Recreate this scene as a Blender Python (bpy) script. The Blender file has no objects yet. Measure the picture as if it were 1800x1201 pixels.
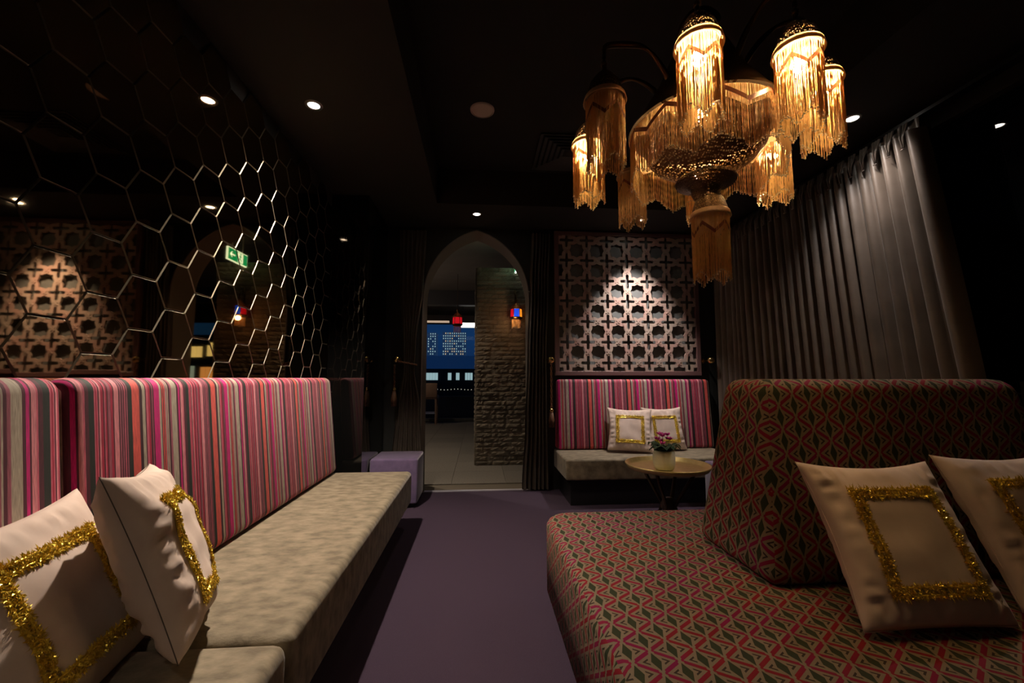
import bpy, bmesh, math, random
from mathutils import Vector, Matrix, noise
random.seed(7)
PI = math.pi
SC = bpy.context.scene
COL = SC.collection
# ------------------------------------------------------------------ camera
FPX = 743.0
yaw, pitch = math.atan(57/FPX), math.atan(64/FPX)
cam = bpy.data.cameras.new('camera'); cam.sensor_width = 36; cam.lens = FPX/1800*36
cam.clip_start = 0.05; cam.clip_end = 1500
camo = bpy.data.objects.new('camera', cam); COL.objects.link(camo)
camo.location = (0, 0, 1.15)
camo.rotation_euler = (PI/2+pitch, 0, -yaw)
SC.camera = camo
SC.view_settings.view_transform = 'Standard'; SC.view_settings.look = 'None'
SC.view_settings.gamma = 1; SC.view_settings.use_curve_mapping = False
SC.view_settings.exposure = 0.0
SC.cycles.use_denoising = True
SC.cycles.max_bounces = 6; SC.cycles.transparent_max_bounces = 12
SC.cycles.sample_clamp_indirect = 3.0
# ------------------------------------------------------------------ world: deep blue dusk
W = bpy.data.worlds.new('dusk'); SC.world = W; W.use_nodes = True
nt = W.node_tree; nt.nodes.clear()
tc = nt.nodes.new('ShaderNodeTexCoord'); sx = nt.nodes.new('ShaderNodeSeparateXYZ')
cr = nt.nodes.new('ShaderNodeValToRGB'); bg = nt.nodes.new('ShaderNodeBackground'); out = nt.nodes.new('ShaderNodeOutputWorld')
nt.links.new(tc.outputs['Generated'], sx.inputs[0]); nt.links.new(sx.outputs['Z'], cr.inputs[0])
cr.color_ramp.elements[0].position = 0.0; cr.color_ramp.elements[0].color = (0.004, 0.02, 0.075, 1)
cr.color_ramp.elements[1].position = 0.30; cr.color_ramp.elements[1].color = (0.002, 0.005, 0.018, 1)
e = cr.color_ramp.elements.new(0.10); e.color = (0.006, 0.035, 0.12, 1)
nt.links.new(cr.outputs[0], bg.inputs[0]); bg.inputs[1].default_value = 1.0
nt.links.new(bg.outputs[0], out.inputs[0])
# ------------------------------------------------------------------ ceiling lamps, then two added corridor fill spots: (x, y, z, watts, cone deg, blend, colour)
CZ = 2.75
LAMPS = [
    (-0.982, 2.44, CZ, 385, 98, 0.7, (1, .83, .67)),
    (-0.037, 4.03, CZ,  14, 90, 0.6, (1, .88, .78)),
    (1.641, 4.06, CZ,  175, 70, 0.9, (1, .87, .80), (math.radians(10), 0, 0)),
    (2.288, 2.317, CZ,  42, 118, 0.9, (1, .86, .78)),
    (-0.75, -0.45, CZ,  22, 110, 0.8, (1, .82, .66)),
    (-1.30, 5.35, 3.0,  130, 120, 0.8, (1, .84, .66)),  # added fill spot, hidden from view, brightens the stone pier and corridor
    (-2.30, 9.60, 2.85, 40, 130, 0.8, (1, .80, .60)),  # added fill spot, out of view, lights the bar stool
]
def spot(x, y, z, w, cone, blend, colr, rot=(0, 0, 0)):
    l = bpy.data.lights.new('downlight_or_fill', 'SPOT'); l.energy = w; l.spot_size = math.radians(cone)
    l.spot_blend = blend; l.color = colr; l.shadow_soft_size = 0.025
    o = bpy.data.objects.new('downlight_or_fill', l); COL.objects.link(o); o.location = (x, y, z-0.03); o.rotation_euler = rot
    return o
SPOTS = [spot(*a) for a in LAMPS]
pl = bpy.data.lights.new('corridor_fill', 'POINT'); pl.energy = 14; pl.color = (1, .80, .62); pl.shadow_soft_size = .08  # added fill light without a fitting, lifts the corridor ceiling and stone
po = bpy.data.objects.new('corridor_fill', pl); COL.objects.link(po); po.location = (-2.2, 7.0, 2.3)
BULB = (1, .62, .27); BULB_L = 430.0

# ------------------------------------------------------------------ helpers
def empty(name, loc=(0, 0, 0), parent=None):
    o = bpy.data.objects.new(name, None); COL.objects.link(o); o.location = loc; o.empty_display_size = .05
    if parent: o.parent = parent
    return o
def tag(o, label=None, cat=None, group=None, kind=None):
    if label: o['label'] = label
    if cat: o['category'] = cat
    if group: o['group'] = group
    if kind: o['kind'] = kind
    return o
def wloc(p):
    v = Vector((0, 0, 0))
    while p is not None:
        v += p.location; p = p.parent
    return v
def mk(name, bm, mat, parent=None, smooth=False, world=True):
    """bmesh -> one object; coordinates given in world space are shifted to the parent's (unrotated) frame"""
    me = bpy.data.meshes.new(name)
    if world and parent is not None:
        bmesh.ops.translate(bm, verts=bm.verts, vec=-wloc(parent))
    bm.to_mesh(me); bm.free()
    if smooth:
        for p in me.polygons: p.use_smooth = True
    me.materials.append(mat)
    o = bpy.data.objects.new(name, me); COL.objects.link(o)
    if parent is not None: o.parent = parent
    return o
def mkme(name, me, mat, parent=None, loc=(0, 0, 0), smooth=False):
    if mat is not None and not me.materials: me.materials.append(mat)
    if smooth:
        for p in me.polygons: p.use_smooth = True
    o = bpy.data.objects.new(name, me); COL.objects.link(o); o.location = loc
    if parent is not None: o.parent = parent
    return o
def box(bm, x0, x1, y0, y1, z0, z1, bev=0, seg=2):
    r = bmesh.ops.create_cube(bm, size=1)
    for v in r['verts']:
        v.co = Vector((x0+(v.co.x+.5)*(x1-x0), y0+(v.co.y+.5)*(y1-y0), z0+(v.co.z+.5)*(z1-z0)))
    if bev:
        ed = list({e for v in r['verts'] for e in v.link_edges})
        bmesh.ops.bevel(bm, geom=ed, offset=bev, segments=seg, profile=.5, affect='EDGES')
    return bm
def nb(*a, **k): return box(bmesh.new(), *a, **k)
def hexa(pts, bev=0, seg=3):
    """pts: 4 bottom (ccw) + 4 top"""
    bm = bmesh.new(); v = [bm.verts.new(p) for p in pts]
    for f in ((3,2,1,0), (4,5,6,7), (0,1,5,4), (1,2,6,5), (2,3,7,6), (3,0,4,7)): bm.faces.new([v[i] for i in f])
    bmesh.ops.recalc_face_normals(bm, faces=bm.faces)
    if bev: bmesh.ops.bevel(bm, geom=list(bm.edges), offset=bev, segments=seg, profile=.5, affect='EDGES')
    return bm
def lathe(bm, prof, n=24, c=(0, 0, 0), cap=False):
    rings = []
    for r, z in prof:
        rings.append([bm.verts.new((c[0]+r*math.cos(2*PI*i/n), c[1]+r*math.sin(2*PI*i/n), c[2]+z)) for i in range(n)])
    for a, b in zip(rings, rings[1:]):
        for i in range(n): bm.faces.new((a[i], a[(i+1)%n], b[(i+1)%n], b[i]))
    if cap: bm.faces.new(rings[0][::-1]); bm.faces.new(rings[-1])
    return bm
def tube(bm, pts, r, n=8, closed=False):
    pts = [Vector(p) for p in pts]; rings = []
    rr = r if isinstance(r, (list, tuple)) else [r]*len(pts)
    for i, p in enumerate(pts):
        if closed: d = pts[(i+1) % len(pts)]-pts[i-1]
        else: d = pts[min(i+1, len(pts)-1)]-pts[max(i-1, 0)]
        d.normalize(); q = d.to_track_quat('Z', 'Y')
        rings.append([bm.verts.new(p+q @ Vector((rr[i]*math.cos(2*PI*k/n), rr[i]*math.sin(2*PI*k/n), 0))) for k in range(n)])
    prs = list(zip(rings, rings[1:])) + ([(rings[-1], rings[0])] if closed else [])
    for a, b in prs:
        for k in range(n): bm.faces.new((a[k], a[(k+1)%n], b[(k+1)%n], b[k]))
    if not closed: bm.faces.new(rings[0][::-1]); bm.faces.new(rings[-1])
    return bm
def ball(bm, c, r, u=12, v=8, sz=1):
    r_ = bmesh.ops.create_uvsphere(bm, u_segments=u, v_segments=v, radius=r)
    for w in r_['verts']: w.co = Vector((w.co.x+c[0], w.co.y+c[1], w.co.z*sz+c[2]))
    return bm
def flat_shape(outer, holes, depth):
    """2-D outline with holes, filled and extruded; returned as a mesh in the XY plane, thickness along Z"""
    cu = bpy.data.curves.new('tmp', 'CURVE'); cu.dimensions = '2D'; cu.fill_mode = 'BOTH'; cu.extrude = depth/2
    for pl in [outer]+holes:
        s = cu.splines.new('POLY'); s.points.add(len(pl)-1)
        for i, p in enumerate(pl): s.points[i].co = (p[0], p[1], 0, 1)
        s.use_cyclic_u = True
    o = bpy.data.objects.new('tmp', cu); COL.objects.link(o)
    bpy.context.view_layer.update()
    me = bpy.data.meshes.new_from_object(o.evaluated_get(bpy.context.evaluated_depsgraph_get()))
    bpy.data.objects.remove(o); bpy.data.curves.remove(cu)
    me.materials.clear()
    return me

# ------------------------------------------------------------------ materials
def newmat(name):
    m = bpy.data.materials.new(name); m.use_nodes = True
    return m, m.node_tree, m.node_tree.nodes['Principled BSDF']
def pmat(name, col, rough=.6, metal=0, spec=.5, emit=None, es=0, sheen=0, alpha=1, trans=0, coat=0):
    m, t, b = newmat(name)
    b.inputs['Base Color'].default_value = (*col, 1); b.inputs['Roughness'].default_value = rough
    b.inputs['Metallic'].default_value = metal; b.inputs['Specular IOR Level'].default_value = spec
    if emit: b.inputs['Emission Color'].default_value = (*emit, 1); b.inputs['Emission Strength'].default_value = es
    if sheen: b.inputs['Sheen Weight'].default_value = sheen
    if trans: b.inputs['Transmission Weight'].default_value = trans
    if coat: b.inputs['Coat Weight'].default_value = coat
    b.inputs['Alpha'].default_value = alpha
    return m
def N(t, typ, **k):
    n = t.nodes.new(typ)
    for a, v in k.items():
        if a.startswith('i_'): n.inputs[int(a[2:])].default_value = v
        else: setattr(n, a, v)
    return n
def math_(t, op, a, b=None, c=None):
    n = t.nodes.new('ShaderNodeMath'); n.operation = op
    for i, x in enumerate((a, b, c)):
        if x is None: continue
        if isinstance(x, (int, float)): n.inputs[i].default_value = x
        else: t.links.new(x, n.inputs[i])
    return n.outputs[0]
def mixc(t, f, a, b):
    n = t.nodes.new('ShaderNodeMix'); n.data_type = 'RGBA'
    for i, x in ((0, f), (6, a), (7, b)):
        if isinstance(x, (int, float)): n.inputs[i].default_value = x
        elif isinstance(x, tuple): n.inputs[i].default_value = (*x, 1) if len(x) == 3 else x
        else: t.links.new(x, n.inputs[i])
    return n.outputs[2]
def noise_mat(name, c1, c2, scale=20, rough=.8, detail=4, bump=0, bscale=None, sheen=0, lo=.35, hi=.65, stretch=(1, 1, 1), metal=0, obj_rand=0):
    m, t, b = newmat(name)
    tcn = N(t, 'ShaderNodeTexCoord'); mp = N(t, 'ShaderNodeMapping'); mp.inputs[3].default_value = stretch
    t.links.new(tcn.outputs['Object'], mp.inputs[0])
    nz = N(t, 'ShaderNodeTexNoise'); nz.inputs['Scale'].default_value = scale; nz.inputs['Detail'].default_value = detail
    t.links.new(mp.outputs[0], nz.inputs['Vector'])
    mr = N(t, 'ShaderNodeMapRange'); mr.inputs[1].default_value = lo; mr.inputs[2].default_value = hi
    t.links.new(nz.outputs['Fac'], mr.inputs[0])
    c = mixc(t, mr.outputs[0], c1, c2)
    if obj_rand:
        oi = N(t, 'ShaderNodeObjectInfo'); r = math_(t, 'MULTIPLY_ADD', oi.outputs['Random'], obj_rand, 1-obj_rand/2)
        hs = N(t, 'ShaderNodeHueSaturation'); t.links.new(r, hs.inputs['Value']); t.links.new(c, hs.inputs['Color']); c = hs.outputs[0]
    t.links.new(c, b.inputs['Base Color'])
    b.inputs['Roughness'].default_value = rough; b.inputs['Metallic'].default_value = metal
    if sheen: b.inputs['Sheen Weight'].default_value = sheen; b.inputs['Sheen Roughness'].default_value = .4
    if bump:
        n2 = N(t, 'ShaderNodeTexNoise'); n2.inputs['Scale'].default_value = bscale or scale*4; n2.inputs['Detail'].default_value = 3
        t.links.new(mp.outputs[0], n2.inputs['Vector'])
        bp = N(t, 'ShaderNodeBump'); bp.inputs['Strength'].default_value = bump; bp.inputs['Distance'].default_value = .01
        t.links.new(n2.outputs['Fac'], bp.inputs['Height']); t.links.new(bp.outputs[0], b.inputs['Normal'])
    return m
def stripe_mat(name, axis, period=.418, off=0.0):
    """woven velvet stripes across one object axis: two constant colour ramps end to end"""
    rnd = random.Random(11)
    pal = dict(g=(.010,.016,.013), bu=(.07,.008,.022), cr=(.36,.012,.05), co=(.62,.09,.075), mg=(.52,.004,.16), be=(.38,.33,.26),
               pk=(.52,.10,.16), mv=(.30,.08,.12), lp=(.62,.22,.26), dk=(.03,.006,.012))
    seq0 = ['g']*4+['cr','bu','cr']+['cr','dk','lp','bu','pk','pk','cr','pk','mv','mv','mv','lp','bu','mv','bu','mg','bu','lp','dk','co','co','co','cr','pk',
           'bu','mv','bu','co','dk','pk','mg','mg','mg','mg','bu','pk','co','lp','be','mv','be','be','be','lp','bu','pk','mv','bu','cr','bu','pk','dk','g','g',
           'cr','mv','lp','mv','mv','pk','be','lp','bu','pk','dk','mv','cr','cr','cr','bu','pk','mv','pk','pk','lp','bu','pk','bu','co','cr','pk','be','dk',
           'pk','lp','mv','bu','lp','bu','cr','bu']
    seq = []
    for tok in ('g4 pk1 cr1 pk1 bu1 lp1 cr2 bu1 pk1 cr1 bu1 mv2 cr2 bu1 lp4 bu1 mv1 bu1 mv1 bu1 pk1 bu1 mv1 dk1 g3 co7 bu1 dk2 be3 bu1 pk2 cr2 bu2 mv1 dk1 mg6 '
                'be2 bu1 co1 bu1 co1 mv1 be1 mv1 be1 bu2 mv2 be6 bu2 mg2 bu1 lp3 pk1 bu3').split():
        k = 1
        while not tok[k:].isdigit(): k += 1
        seq += [tok[:k]]*int(tok[k:])
    runs = []
    n = len(seq); 
    for i, s in enumerate(seq):
        if runs and runs[-1][0] == s: continue
        runs.append((s, i/n))
    h = len(runs); parts = [runs[i:i+30] for i in range(0, h, 30)]
    m, t, b = newmat(name)
    tcn = N(t, 'ShaderNodeTexCoord'); sp = N(t, 'ShaderNodeSeparateXYZ'); t.links.new(tcn.outputs['Object'], sp.inputs[0])
    u = math_(t, 'FRACT', math_(t, 'MULTIPLY_ADD', sp.outputs[axis], 1/period, off+10))
    cprev = None
    for k, pr in enumerate(parts):
        s = pr[0][1]; e_ = parts[k+1][0][1] if k+1 < len(parts) else 1.0
        mr = N(t, 'ShaderNodeMapRange'); mr.inputs[1].default_value = s; mr.inputs[2].default_value = e_; t.links.new(u, mr.inputs[0])
        rp = N(t, 'ShaderNodeValToRGB'); rp.color_ramp.interpolation = 'CONSTANT'; els = rp.color_ramp.elements
        for i, (c, pos) in enumerate(pr):
            q = (pos-s)/(e_-s)
            el = els[0] if i == 0 else els.new(min(q, .999))
            if i == 0: el.position = 0
            el.color = (*pal[c], 1)
        last = [e2 for e2 in els if e2.position > .9995]
        for e2 in last: els.remove(e2)
        t.links.new(mr.outputs[0], rp.inputs[0])
        c = rp.outputs[0]
        cprev = c if cprev is None else mixc(t, math_(t, 'GREATER_THAN', u, s), cprev, c)
    # fine woven variation
    mp = N(t, 'ShaderNodeMapping'); sc_ = [30, 30, 30]; sc_[axis] = 500; mp.inputs[3].default_value = sc_
    t.links.new(tcn.outputs['Object'], mp.inputs[0])
    nz = N(t, 'ShaderNodeTexNoise'); nz.inputs['Scale'].default_value = 1; nz.inputs['Detail'].default_value = 3; t.links.new(mp.outputs[0], nz.inputs['Vector'])
    f = math_(t, 'MULTIPLY_ADD', nz.outputs['Fac'], 1.5, .22)
    mm = N(t, 'ShaderNodeVectorMath', operation='SCALE'); t.links.new(cprev, mm.inputs[0]); t.links.new(f, mm.inputs['Scale'])
    t.links.new(mm.outputs[0], b.inputs['Base Color'])
    b.inputs['Roughness'].default_value = .75; b.inputs['Sheen Weight'].default_value = .06; b.inputs['Sheen Roughness'].default_value = .4
    return m
def argyle_mat(name, w=.118, h=.084):
    m, t, b = newmat(name)
    uv = N(t, 'ShaderNodeUVMap'); sp = N(t, 'ShaderNodeSeparateXYZ'); t.links.new(uv.outputs[0], sp.inputs[0])
    u = math_(t, 'MULTIPLY', sp.outputs[0], 1/w); v = math_(t, 'MULTIPLY', sp.outputs[1], 1/h)
    # argyle lattice: two families of diamonds; use diagonal coordinates
    p = math_(t, 'ADD', u, v); q = math_(t, 'SUBTRACT', u, v)
    fp = math_(t, 'SUBTRACT', math_(t, 'FRACT', math_(t, 'ADD', p, 50)), .5)     # -.5...5 across a diamond
    fq = math_(t, 'SUBTRACT', math_(t, 'FRACT', math_(t, 'ADD', q, 50)), .5)
    lx = math_(t, 'ABSOLUTE', math_(t, 'ADD', fp, fq)); ly = math_(t, 'ABSOLUTE', math_(t, 'SUBTRACT', fp, fq))  # 0..1 at vertices
    d = math_(t, 'MAXIMUM', math_(t, 'MULTIPLY', math_(t, 'ABSOLUTE', fp), 2), math_(t, 'MULTIPLY', math_(t, 'ABSOLUTE', fq), 2))
    beige = (.165, .128, .083); red = (.165, .005, .011); mag = (.16, .003, .045); green = (.022, .028, .011); dark = (.030, .020, .012)
    nz = N(t, 'ShaderNodeTexNoise'); nz.inputs['Scale'].default_value = 3.0; t.links.new(uv.outputs[0], nz.inputs['Vector'])
    mr = N(t, 'ShaderNodeMapRange'); mr.inputs[1].default_value = .45; mr.inputs[2].default_value = .6; t.links.new(nz.outputs['Fac'], mr.inputs[0])
    redc = mixc(t, mr.outputs[0], red, mag)
    # wedge ring (beige blades split by dark lines)
    c = beige
    ring = math_(t, 'MULTIPLY', math_(t, 'MULTIPLY', math_(t, 'GREATER_THAN', d, .46), math_(t, 'LESS_THAN', d, .60)), math_(t, 'GREATER_THAN', lx, .30))
    c = mixc(t, ring, c, dark)
    lens = math_(t, 'LESS_THAN', math_(t, 'ADD', math_(t, 'MULTIPLY', lx, 1/.22), math_(t, 'MULTIPLY', ly, 1/.80)), 1)
    c = mixc(t, lens, c, green)
    edge = math_(t, 'GREATER_THAN', d, .83)
    notnode = math_(t, 'GREATER_THAN', lx, .13)
    c = mixc(t, math_(t, 'MULTIPLY', edge, notnode), c, redc)
    node = math_(t, 'GREATER_THAN', lx, .93)
    c = mixc(t, node, c, beige)
    n2 = N(t, 'ShaderNodeTexNoise'); n2.inputs['Scale'].default_value = 900; t.links.new(uv.outputs[0], n2.inputs['Vector'])
    mm = N(t, 'ShaderNodeVectorMath', operation='SCALE'); t.links.new(c, mm.inputs[0]); t.links.new(math_(t, 'MULTIPLY_ADD', n2.outputs['Fac'], .8, .6), mm.inputs['Scale'])
    t.links.new(mm.outputs[0], b.inputs['Base Color']); b.inputs['Roughness'].default_value = .8; b.inputs['Specular IOR Level'].default_value = .2
    bp = N(t, 'ShaderNodeBump'); bp.inputs['Strength'].default_value = .3; bp.inputs['Distance'].default_value = .002
    t.links.new(d, bp.inputs['Height']); t.links.new(bp.outputs[0], b.inputs['Normal'])
    return m
def perf_mat(name, col, rough, scale, thr):
    """pierced metal: voronoi dots are open holes"""
    m, t, b = newmat(name)
    b.inputs['Base Color'].default_value = (*col, 1); b.inputs['Metallic'].default_value = 1; b.inputs['Roughness'].default_value = rough
    tcn = N(t, 'ShaderNodeTexCoord'); vo = N(t, 'ShaderNodeTexVoronoi'); vo.inputs['Scale'].default_value = scale
    vo.inputs['Randomness'].default_value = .5
    t.links.new(tcn.outputs['Object'], vo.inputs['Vector'])
    t.links.new(math_(t, 'GREATER_THAN', vo.outputs['Distance'], thr), b.inputs['Alpha'])
    bp = N(t, 'ShaderNodeBump'); bp.inputs['Strength'].default_value = .6; bp.inputs['Distance'].default_value = .002
    t.links.new(vo.outputs['Distance'], bp.inputs['Height']); t.links.new(bp.outputs[0], b.inputs['Normal'])
    return m
def trans_mat(name, col, tw=.6, rough=.3, gloss=.15):
    m, t, b = newmat(name)
    tr = N(t, 'ShaderNodeBsdfTranslucent'); tr.inputs[0].default_value = (*col, 1)
    b.inputs['Base Color'].default_value = (*col, 1); b.inputs['Roughness'].default_value = rough
    mx = N(t, 'ShaderNodeMixShader'); mx.inputs[0].default_value = tw
    t.links.new(b.outputs[0], mx.inputs[1]); t.links.new(tr.outputs[0], mx.inputs[2])
    t.links.new(mx.outputs[0], t.nodes['Material Output'].inputs[0])
    return m

M = {}
M['ceiling'] = noise_mat('ceiling_paint', (.0075,.006,.0048), (.010,.008,.0062), 3, .85)
M['black'] = pmat('black_lacquer', (.006,.006,.006), .35)
M['gloss'] = pmat('black_glass', (.004,.004,.004), .04, spec=.6, coat=.5)
M['wallp'] = noise_mat('charcoal_wall', (.022,.026,.025), (.030,.034,.032), 6, .6)
M['farw'] = noise_mat('dark_end_wall', (.010,.012,.011), (.014,.016,.015), 6, .6)
M['board'] = noise_mat('slate_backing', (.12,.13,.13), (.15,.16,.16), 6, .5)
M['archw'] = noise_mat('arch_plaster', (.055,.055,.048), (.075,.07,.06), 5, .8)
M['grout'] = pmat('tile_backing', (.03,.025,.018), .6)
M['mirror'] = noise_mat('bronze_mirror', (.42,.30,.17), (.50,.36,.21), 1.2, .025, metal=1, obj_rand=.25)
M['bevel'] = pmat('mirror_bevel', (.22,.19,.14), .6, .9)
M['carpet'] = noise_mat('purple_carpet', (.024,.0115,.027), (.036,.018,.041), 260, .95, 2, bump=.5, bscale=420, lo=.3, hi=.7)
M['ctile'] = noise_mat('corridor_carpet_tile', (.11,.095,.075), (.15,.13,.105), 60, .9, 3, bump=.3, obj_rand=.25)
M['suede'] = noise_mat('olive_velvet', (.115,.092,.057), (.235,.195,.130), 15, .85, 12, bump=.15, bscale=90, sheen=.12, lo=.34, hi=.66, stretch=(1, 1.7, 1))
M['stripeY'] = stripe_mat('striped_velvet_long', 1, off=.455)
M['stripeY2'] = stripe_mat('striped_velvet_near', 1, off=.184)
M['stripeX'] = stripe_mat('striped_velvet_cross', 0, off=.543)
M['argyle'] = argyle_mat('diamond_weave')
M['lattice'] = noise_mat('fretwork_copper_paint', (.47,.30,.26), (.42,.34,.29), 5, .45, 3, lo=.4, hi=.6)
M['lframe'] = pmat('screen_frame_paint', (.16,.085,.085), .5)
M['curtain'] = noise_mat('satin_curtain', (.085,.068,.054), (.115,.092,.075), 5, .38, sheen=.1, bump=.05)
M['curtain_shaded'] = noise_mat('shaded_satin_curtain', (.050,.040,.031), (.068,.055,.043), 5, .42)  # darker copy of the curtain satin; dimness at the arch put into its colour
M['sheer'] = trans_mat('sheer_curtain', (.07,.07,.06), .4, .5)
M['cotton'] = noise_mat('blush_cotton', (.57,.45,.385), (.62,.50,.43), 14, .85, 4, bump=.12, bscale=900, sheen=.1)
M['zip'] = pmat('seam_thread', (.10,.075,.06), .8)
M['tinsel'] = pmat('gold_tinsel', (.95,.70,.09), .25, .6)
M['purple'] = noise_mat('lilac_velvet', (.085,.058,.125), (.11,.075,.155), 18, .85, 5, sheen=.45, bump=.1)
M['brass'] = noise_mat('hammered_brass', (.80,.60,.22), (.88,.68,.28), 30, .36, 3, metal=.8, bump=.15, bscale=60)
M['gold'] = pmat('polished_gold', (.85,.58,.2), .18, 1)
M['bronze'] = pmat('dark_bronze', (.14,.085,.045), .38, 1)
M['perf'] = perf_mat('pierced_bronze', (.13,.08,.04), .4, 210, .28)
M['perf2'] = perf_mat('pierced_gilt_bronze', (.24,.13,.055), .4, 120, .34)
M['cream'] = trans_mat('cream_lining', (.85,.62,.36), .45)
M['bead'] = trans_mat('amber_beads', (.92,.62,.27), .5, .25)
M['beadend'] = pmat('pale_glass_bead', (.85,.72,.5), .15)
M['ribbon'] = trans_mat('brown_ribbon', (.22,.085,.04), .35)
M['bulb_on'] = pmat('lit_bulb', (1,.8,.5), .4, emit=BULB, es=BULB_L)
M['bulb_off'] = pmat('unlit_bulb', (.7,.5,.3), .2)
M['lens'] = pmat('lit_lens', (1,1,1), .4, emit=(1,.90,.78), es=30)
M['chrome'] = pmat('brushed_steel', (.6,.58,.55), .3, 1)
M['white'] = pmat('white_plastic', (.62,.5,.42), .6)
M['vent'] = pmat('vent_paint', (.03,.028,.026), .6)
M['stone'] = noise_mat('split_face_travertine', (.17,.135,.092), (.27,.22,.155), 14, .9, 6, bump=.9, bscale=28, obj_rand=.5)
M['mortar'] = pmat('stone_core', (.10,.08,.055), .9)
M['rope'] = noise_mat('maroon_gold_rope', (.08,.012,.014), (.20,.10,.03), 120, .6, 2)
M['tassel'] = noise_mat('bronze_tassel', (.09,.035,.018), (.18,.08,.035), 90, .6, 2, stretch=(1,1,.1))
M['wood'] = noise_mat('dark_carved_wood', (.02,.009,.005), (.035,.016,.009), 20, .5)
M['pot'] = noise_mat('cream_glass_pot', (.72,.70,.50), (.80,.78,.60), 10, .3, stretch=(1,1,6))
M['leaf'] = noise_mat('veined_leaf', (.012,.055,.018), (.22,.28,.17), 45, .5, 3, lo=.5, hi=.72)
M['petal'] = noise_mat('magenta_petal', (.80,.03,.40), (.92,.12,.55), 30, .6)
M['stem'] = pmat('flower_stem', (.12,.16,.05), .6)
M['alu'] = pmat('aluminium_strip', (.75,.72,.78), .3, .6)
M['glass_dark'] = pmat('night_glass', (.002,.002,.002), .01, spec=.5, alpha=.95)
M['glass_clear'] = pmat('window_glass', (.01,.012,.012), .01, spec=.5, alpha=.12)
M['corr'] = noise_mat('corridor_ceiling_paint', (.22,.19,.16), (.25,.21,.18), 3, .9)
M['night'] = pmat('night_facade', (.006,.009,.014), .9)
M['blueband'] = pmat('dusk_lit_facade', (.01,.03,.09), .9, emit=(.01,.05,.18), es=.35)
M['winw'] = pmat('lit_window_cool', (.5,.6,.6), .5, emit=(.62,.92,.95), es=.55)
M['winy'] = pmat('lit_window_yellow', (.5,.5,.2), .5, emit=(1,.85,.35), es=1.3)
M['wino'] = pmat('lit_window_amber', (.5,.3,.1), .5, emit=(1,.5,.15), es=1.0)
M['strip'] = pmat('strip_light', (1,.9,.8), .5, emit=(1,.72,.5), es=.45)
M['panel'] = pmat('light_panel', (1,1,1), .5, emit=(1,.97,.9), es=1.6)
M['green'] = pmat('exit_green', (.0,.25,.1), .5, emit=(.0,.36,.12), es=1.5)
M['exwhite'] = pmat('exit_white', (.8,.9,.8), .5, emit=(.75,1,.85), es=2.2)
M['pane_r'] = pmat('red_lantern_pane', (.5,.0,.02), .2, emit=(.8,.01,.02), es=.55)
M['pane_b'] = pmat('blue_lantern_pane', (.0,.05,.5), .2, emit=(.02,.08,.9), es=.8)
M['pane_a'] = pmat('amber_lantern_pane', (.6,.2,.0), .2, emit=(1,.30,.02), es=1.0)
M['glow'] = pmat('lantern_bulb', (1,.8,.5), .5, emit=(1,.7,.4), es=8)
M['stool'] = noise_mat('tan_leather', (.20,.11,.065), (.24,.14,.085), 8, .6)

# ================================================================== SETTING
XM = -1.28                    # face of the mirror tiles
YW = 4.45                     # front of the end wall
XG = 2.78                     # window glass
YB = -2.6                     # wall behind the camera
st = lambda n, bm, m, p=None, **k: tag(mk(n, bm, m, p, **k), kind='structure')
floor = st('floor', nb(-1.45, XG+.1, YB, YW, -.08, 0), M['carpet'])
CH = 3.08                     # raised centre of the ceiling
ceil = st('ceiling', nb(-.40, 1.92, -1.6, 3.80, CH, CH+.1), M['ceiling'])
st('ceiling_left', nb(-1.45, -.40, YB, YW+.01, CZ, CH+.1), M['ceiling'])
st('ceiling_right', nb(1.92, XG+.1, YB, YW+.01, CZ, CH+.1), M['ceiling'])
st('ceiling_far_end', nb(-.40, 1.92, 3.80, YW+.01, CZ, CH+.1), M['ceiling'])
st('ceiling_rear', nb(-.40, 1.92, YB, -1.6, CZ, CH+.1), M['ceiling'])
st('wall_back', nb(-1.45, XG+.1, YB-.1, YB, 0, CZ), M['wallp'])
wl = st('wall_left', nb(-1.45, XM-.012, YB, YW, 0, CZ), M['black'])
# bulkhead above the windows
st('trim_1', nb(XG-.05, XG+.1, YB, YW, 2.66, CZ), M['ceiling'])
# --- mirror tiles: flat-topped hexagons, one object each
R = .1155
def hex_tile():
    bm = bmesh.new(); g = .0014; b_ = .0034; t = .012
    ro, ri = R-g, R-g-b_
    def ring(r, x): return [bm.verts.new((x, r*math.cos(k*PI/3), r*math.sin(k*PI/3))) for k in range(6)]
    a0, a1, a2 = ring(ro, 0), ring(ro, t-.005), ring(ri, t)
    fs = []
    for p, q in ((a0, a1), (a1, a2)):
        for k in range(6): fs.append(bm.faces.new((p[k], p[(k+1)%6], q[(k+1)%6], q[k])))
    top = bm.faces.new(a2)
    bmesh.ops.recalc_face_normals(bm, faces=bm.faces)
    for f in fs: f.material_index = 1
    me = bpy.data.meshes.new('mirror_tile'); bm.to_mesh(me); bm.free()
    me.materials.append(M['mirror']); me.materials.append(M['bevel'])
    return me
hm = hex_tile()
cy0, cz0 = 1.346, 2.031
back = st('trim_2', nb(XM-.012, XM-.011, -1.0, 3.66, .85, CZ), M['grout'], wl)
back.name = 'tile_backing'
rt = random.Random(3)
for i in range(-9, 15):
    for j in range(-7, 5):
        y = cy0+i*1.5*R; z = cz0+(j+(.5 if i % 2 else 0))*math.sqrt(3)*R
        # the pattern's field: even columns share z of cy0
        if z < .80 or z > CZ-.02 or y < -.3 or y > 3.6: continue
        o = mkme('mirror_tile', hm, None, wl, (XM-.011, y, z))
        o.rotation_euler = (0, math.radians(rt.uniform(-.22, .22)), math.radians(rt.uniform(-.22, .22)))
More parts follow.
